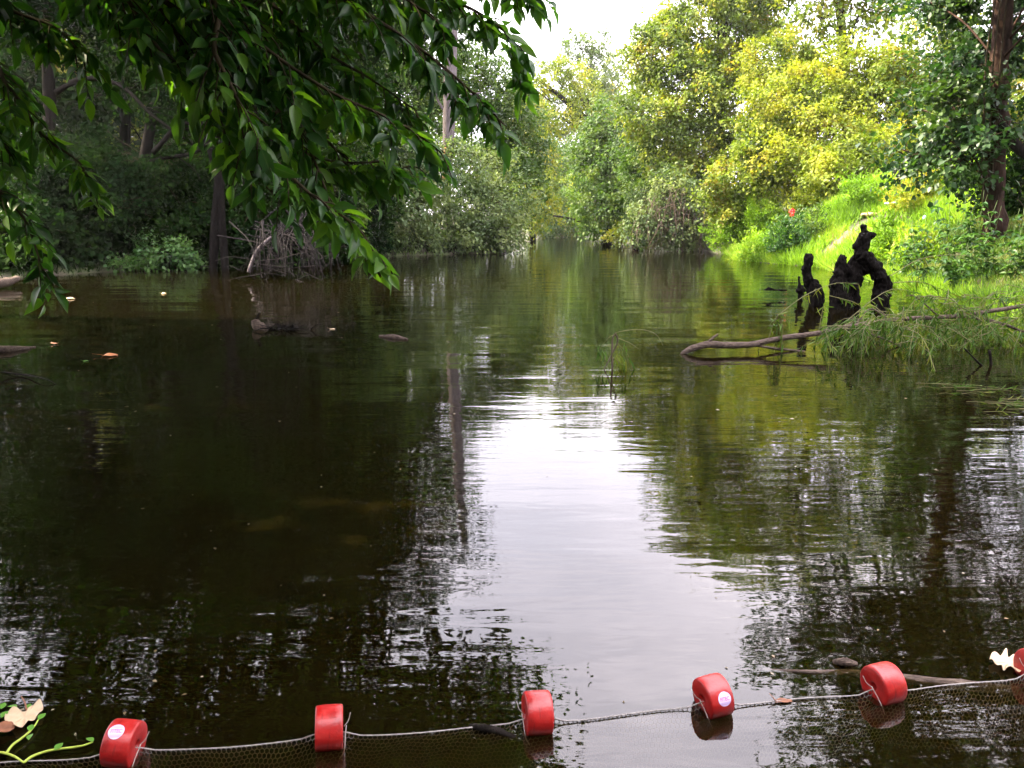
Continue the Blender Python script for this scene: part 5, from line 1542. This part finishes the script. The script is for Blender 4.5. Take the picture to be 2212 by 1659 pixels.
near_tree('overhanging_ash', 'broad-leaved tree overhanging the water with long drooping branches at upper left',
          [(-3.4, .7, .15, .20), (-3.3, .9, 1.6, .17), (-3.0, 1.3, 3.2, .15), (-2.5, 1.9, 5.0, .11), (-2.0, 2.6, 7.0, .05)],
          [((-2.9, 1.5, 3.6), [(480, -160, 3.2), (760, 10, 3.2), (900, 100, 3.3), (1010, 190, 3.4), (1090, 270, 3.4)]),
           ((-2.9, 1.5, 3.5), [(700, -120, 3.5), (900, -20, 3.5), (1020, 20, 3.5), (1110, 90, 3.5), (1140, 170, 3.5)]),
           ((-2.9, 1.5, 3.4), [(300, -160, 3.0), (520, 60, 3.0), (700, 190, 3.0), (850, 260, 3.1), (960, 330, 3.1)]),
           ((-2.9, 1.5, 3.3), [(330, -120, 2.8), (470, 130, 2.8), (560, 300, 2.8), (660, 410, 2.8), (770, 490, 2.9), (815, 560, 2.9)]),
           ((-2.9, 1.5, 3.2), [(180, -160, 3.1), (360, 40, 3.1), (450, 220, 3.1), (530, 350, 3.1), (610, 440, 3.1)]),
           ((-2.9, 1.4, 3.4), [(400, -140, 3.4), (600, 20, 3.4), (700, 110, 3.4), (800, 170, 3.4), (900, 240, 3.4)]),
           ((-2.9, 1.4, 3.6), [(560, -180, 3.3), (740, -80, 3.3), (880, 0, 3.4), (960, 60, 3.4)]),
           ((-2.9, 1.4, 3.1), [(260, -100, 3.3), (420, 120, 3.3), (580, 210, 3.3), (700, 300, 3.3), (800, 380, 3.3), (880, 360, 3.3)]),
           ((-2.9, 1.4, 3.5), [(100, -180, 2.9), (260, -20, 2.9), (340, 100, 2.9), (420, 180, 2.9), (500, 300, 2.9)]),
           ((-2.9, 1.4, 3.5), [(350, -180, 3.6), (540, -30, 3.6), (640, 60, 3.6), (760, 130, 3.6), (820, 230, 3.6)]),
           ((-2.9, 1.4, 3.4), [(430, -60, 3.0), (560, 130, 3.0), (640, 260, 3.0), (700, 400, 3.0), (720, 470, 3.0)]),
           ((-2.9, 1.4, 3.5), [(160, -160, 3.5), (300, -40, 3.5), (440, 20, 3.5), (560, 90, 3.5), (680, 190, 3.5)]),
           ((-2.9, 1.4, 3.3), [(60, -150, 3.4), (200, -10, 3.4), (300, 60, 3.4), (400, 90, 3.4), (520, 180, 3.4)]),
           ((-2.9, 1.4, 3.3), [(500, 100, 3.2), (600, 260, 3.2), (660, 330, 3.2), (740, 350, 3.2), (830, 350, 3.2)]),
           ((-2.9, 1.4, 3.6), [(800, -200, 3.6), (980, -120, 3.6), (1100, -40, 3.6), (1180, -14, 3.6)])],
          701, 'leaf_ash', .112, .060, canopy=ash_canopy)
b = (-13.2, 14.0)
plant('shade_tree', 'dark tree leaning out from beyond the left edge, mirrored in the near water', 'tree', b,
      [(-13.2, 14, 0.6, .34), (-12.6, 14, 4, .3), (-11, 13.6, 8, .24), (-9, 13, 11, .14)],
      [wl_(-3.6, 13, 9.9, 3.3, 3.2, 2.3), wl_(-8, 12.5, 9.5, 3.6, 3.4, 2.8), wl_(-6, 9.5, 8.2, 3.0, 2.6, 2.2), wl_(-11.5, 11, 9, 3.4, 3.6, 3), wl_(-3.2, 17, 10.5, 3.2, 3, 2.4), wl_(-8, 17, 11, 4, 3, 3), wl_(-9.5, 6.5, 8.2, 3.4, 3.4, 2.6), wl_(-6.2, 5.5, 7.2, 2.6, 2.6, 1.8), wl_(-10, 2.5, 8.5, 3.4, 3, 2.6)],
      M['leaf_shaded'], M['bark_dark'], .24, .65, dens=1.7, lpc=18, seed=18, keep=sun_gap)
near_tree('bank_sapling', 'leafy sapling branches hanging in at the left edge', [(-3.9, 2.0, .35, .07), (-3.8, 2.2, 1.6, .06), (-3.5, 2.6, 2.7, .05), (-3.2, 3.0, 3.6, .03)],
          [((-3.5, 2.6, 2.7), [(-120, 60, 3.5), (20, 190, 3.4), (90, 290, 3.4), (170, 350, 3.4), (195, 400, 3.4)]),
           ((-3.6, 2.5, 2.2), [(-140, 330, 3.6), (-20, 400, 3.6), (50, 470, 3.6), (85, 560, 3.6), (100, 610, 3.6)]),
           ((-3.5, 2.6, 2.9), [(-100, -60, 3.3), (20, 20, 3.3), (120, 60, 3.3), (190, 130, 3.3)]),
           ((-3.6, 2.5, 2.5), [(-140, 200, 3.4), (-40, 260, 3.4), (20, 330, 3.4), (60, 400, 3.4)])],
          702, 'leaf_ash', .112, .066, max_single=200)

# ------------------------------------------------------------------ haze
def haze_mat():
    m, n, l = new_mat('haze_air')
    out = n.new('ShaderNodeOutputMaterial')
    v = n.new('ShaderNodeVolumePrincipled')
    v.inputs['Color'].default_value = (.92, .95, .96, 1)
    v.inputs['Density'].default_value = .00014
    v.inputs['Anisotropy'].default_value = .35
    l.new(v.outputs[0], out.inputs['Volume'])
    return m


hv = [(x, y, z) for z in (-4.0, 34.0) for x, y in ((-230, -70), (230, -70), (230, 270), (-230, 270))]
hf = [(3, 2, 1, 0), (4, 5, 6, 7), (0, 1, 5, 4), (1, 2, 6, 5), (2, 3, 7, 6), (3, 0, 4, 7)]
me = bpy.data.meshes.new('haze'); me.from_pydata(hv, [], hf)
hz = link_mesh('haze', me, haze_mat()); tag(hz, 'pale summer haze over the creek', 'haze', kind='stuff')
print('LEAVES', STAT, 'TRIS', sum(len(m.loops) - 2 * len(m.polygons) for m in bpy.data.meshes))
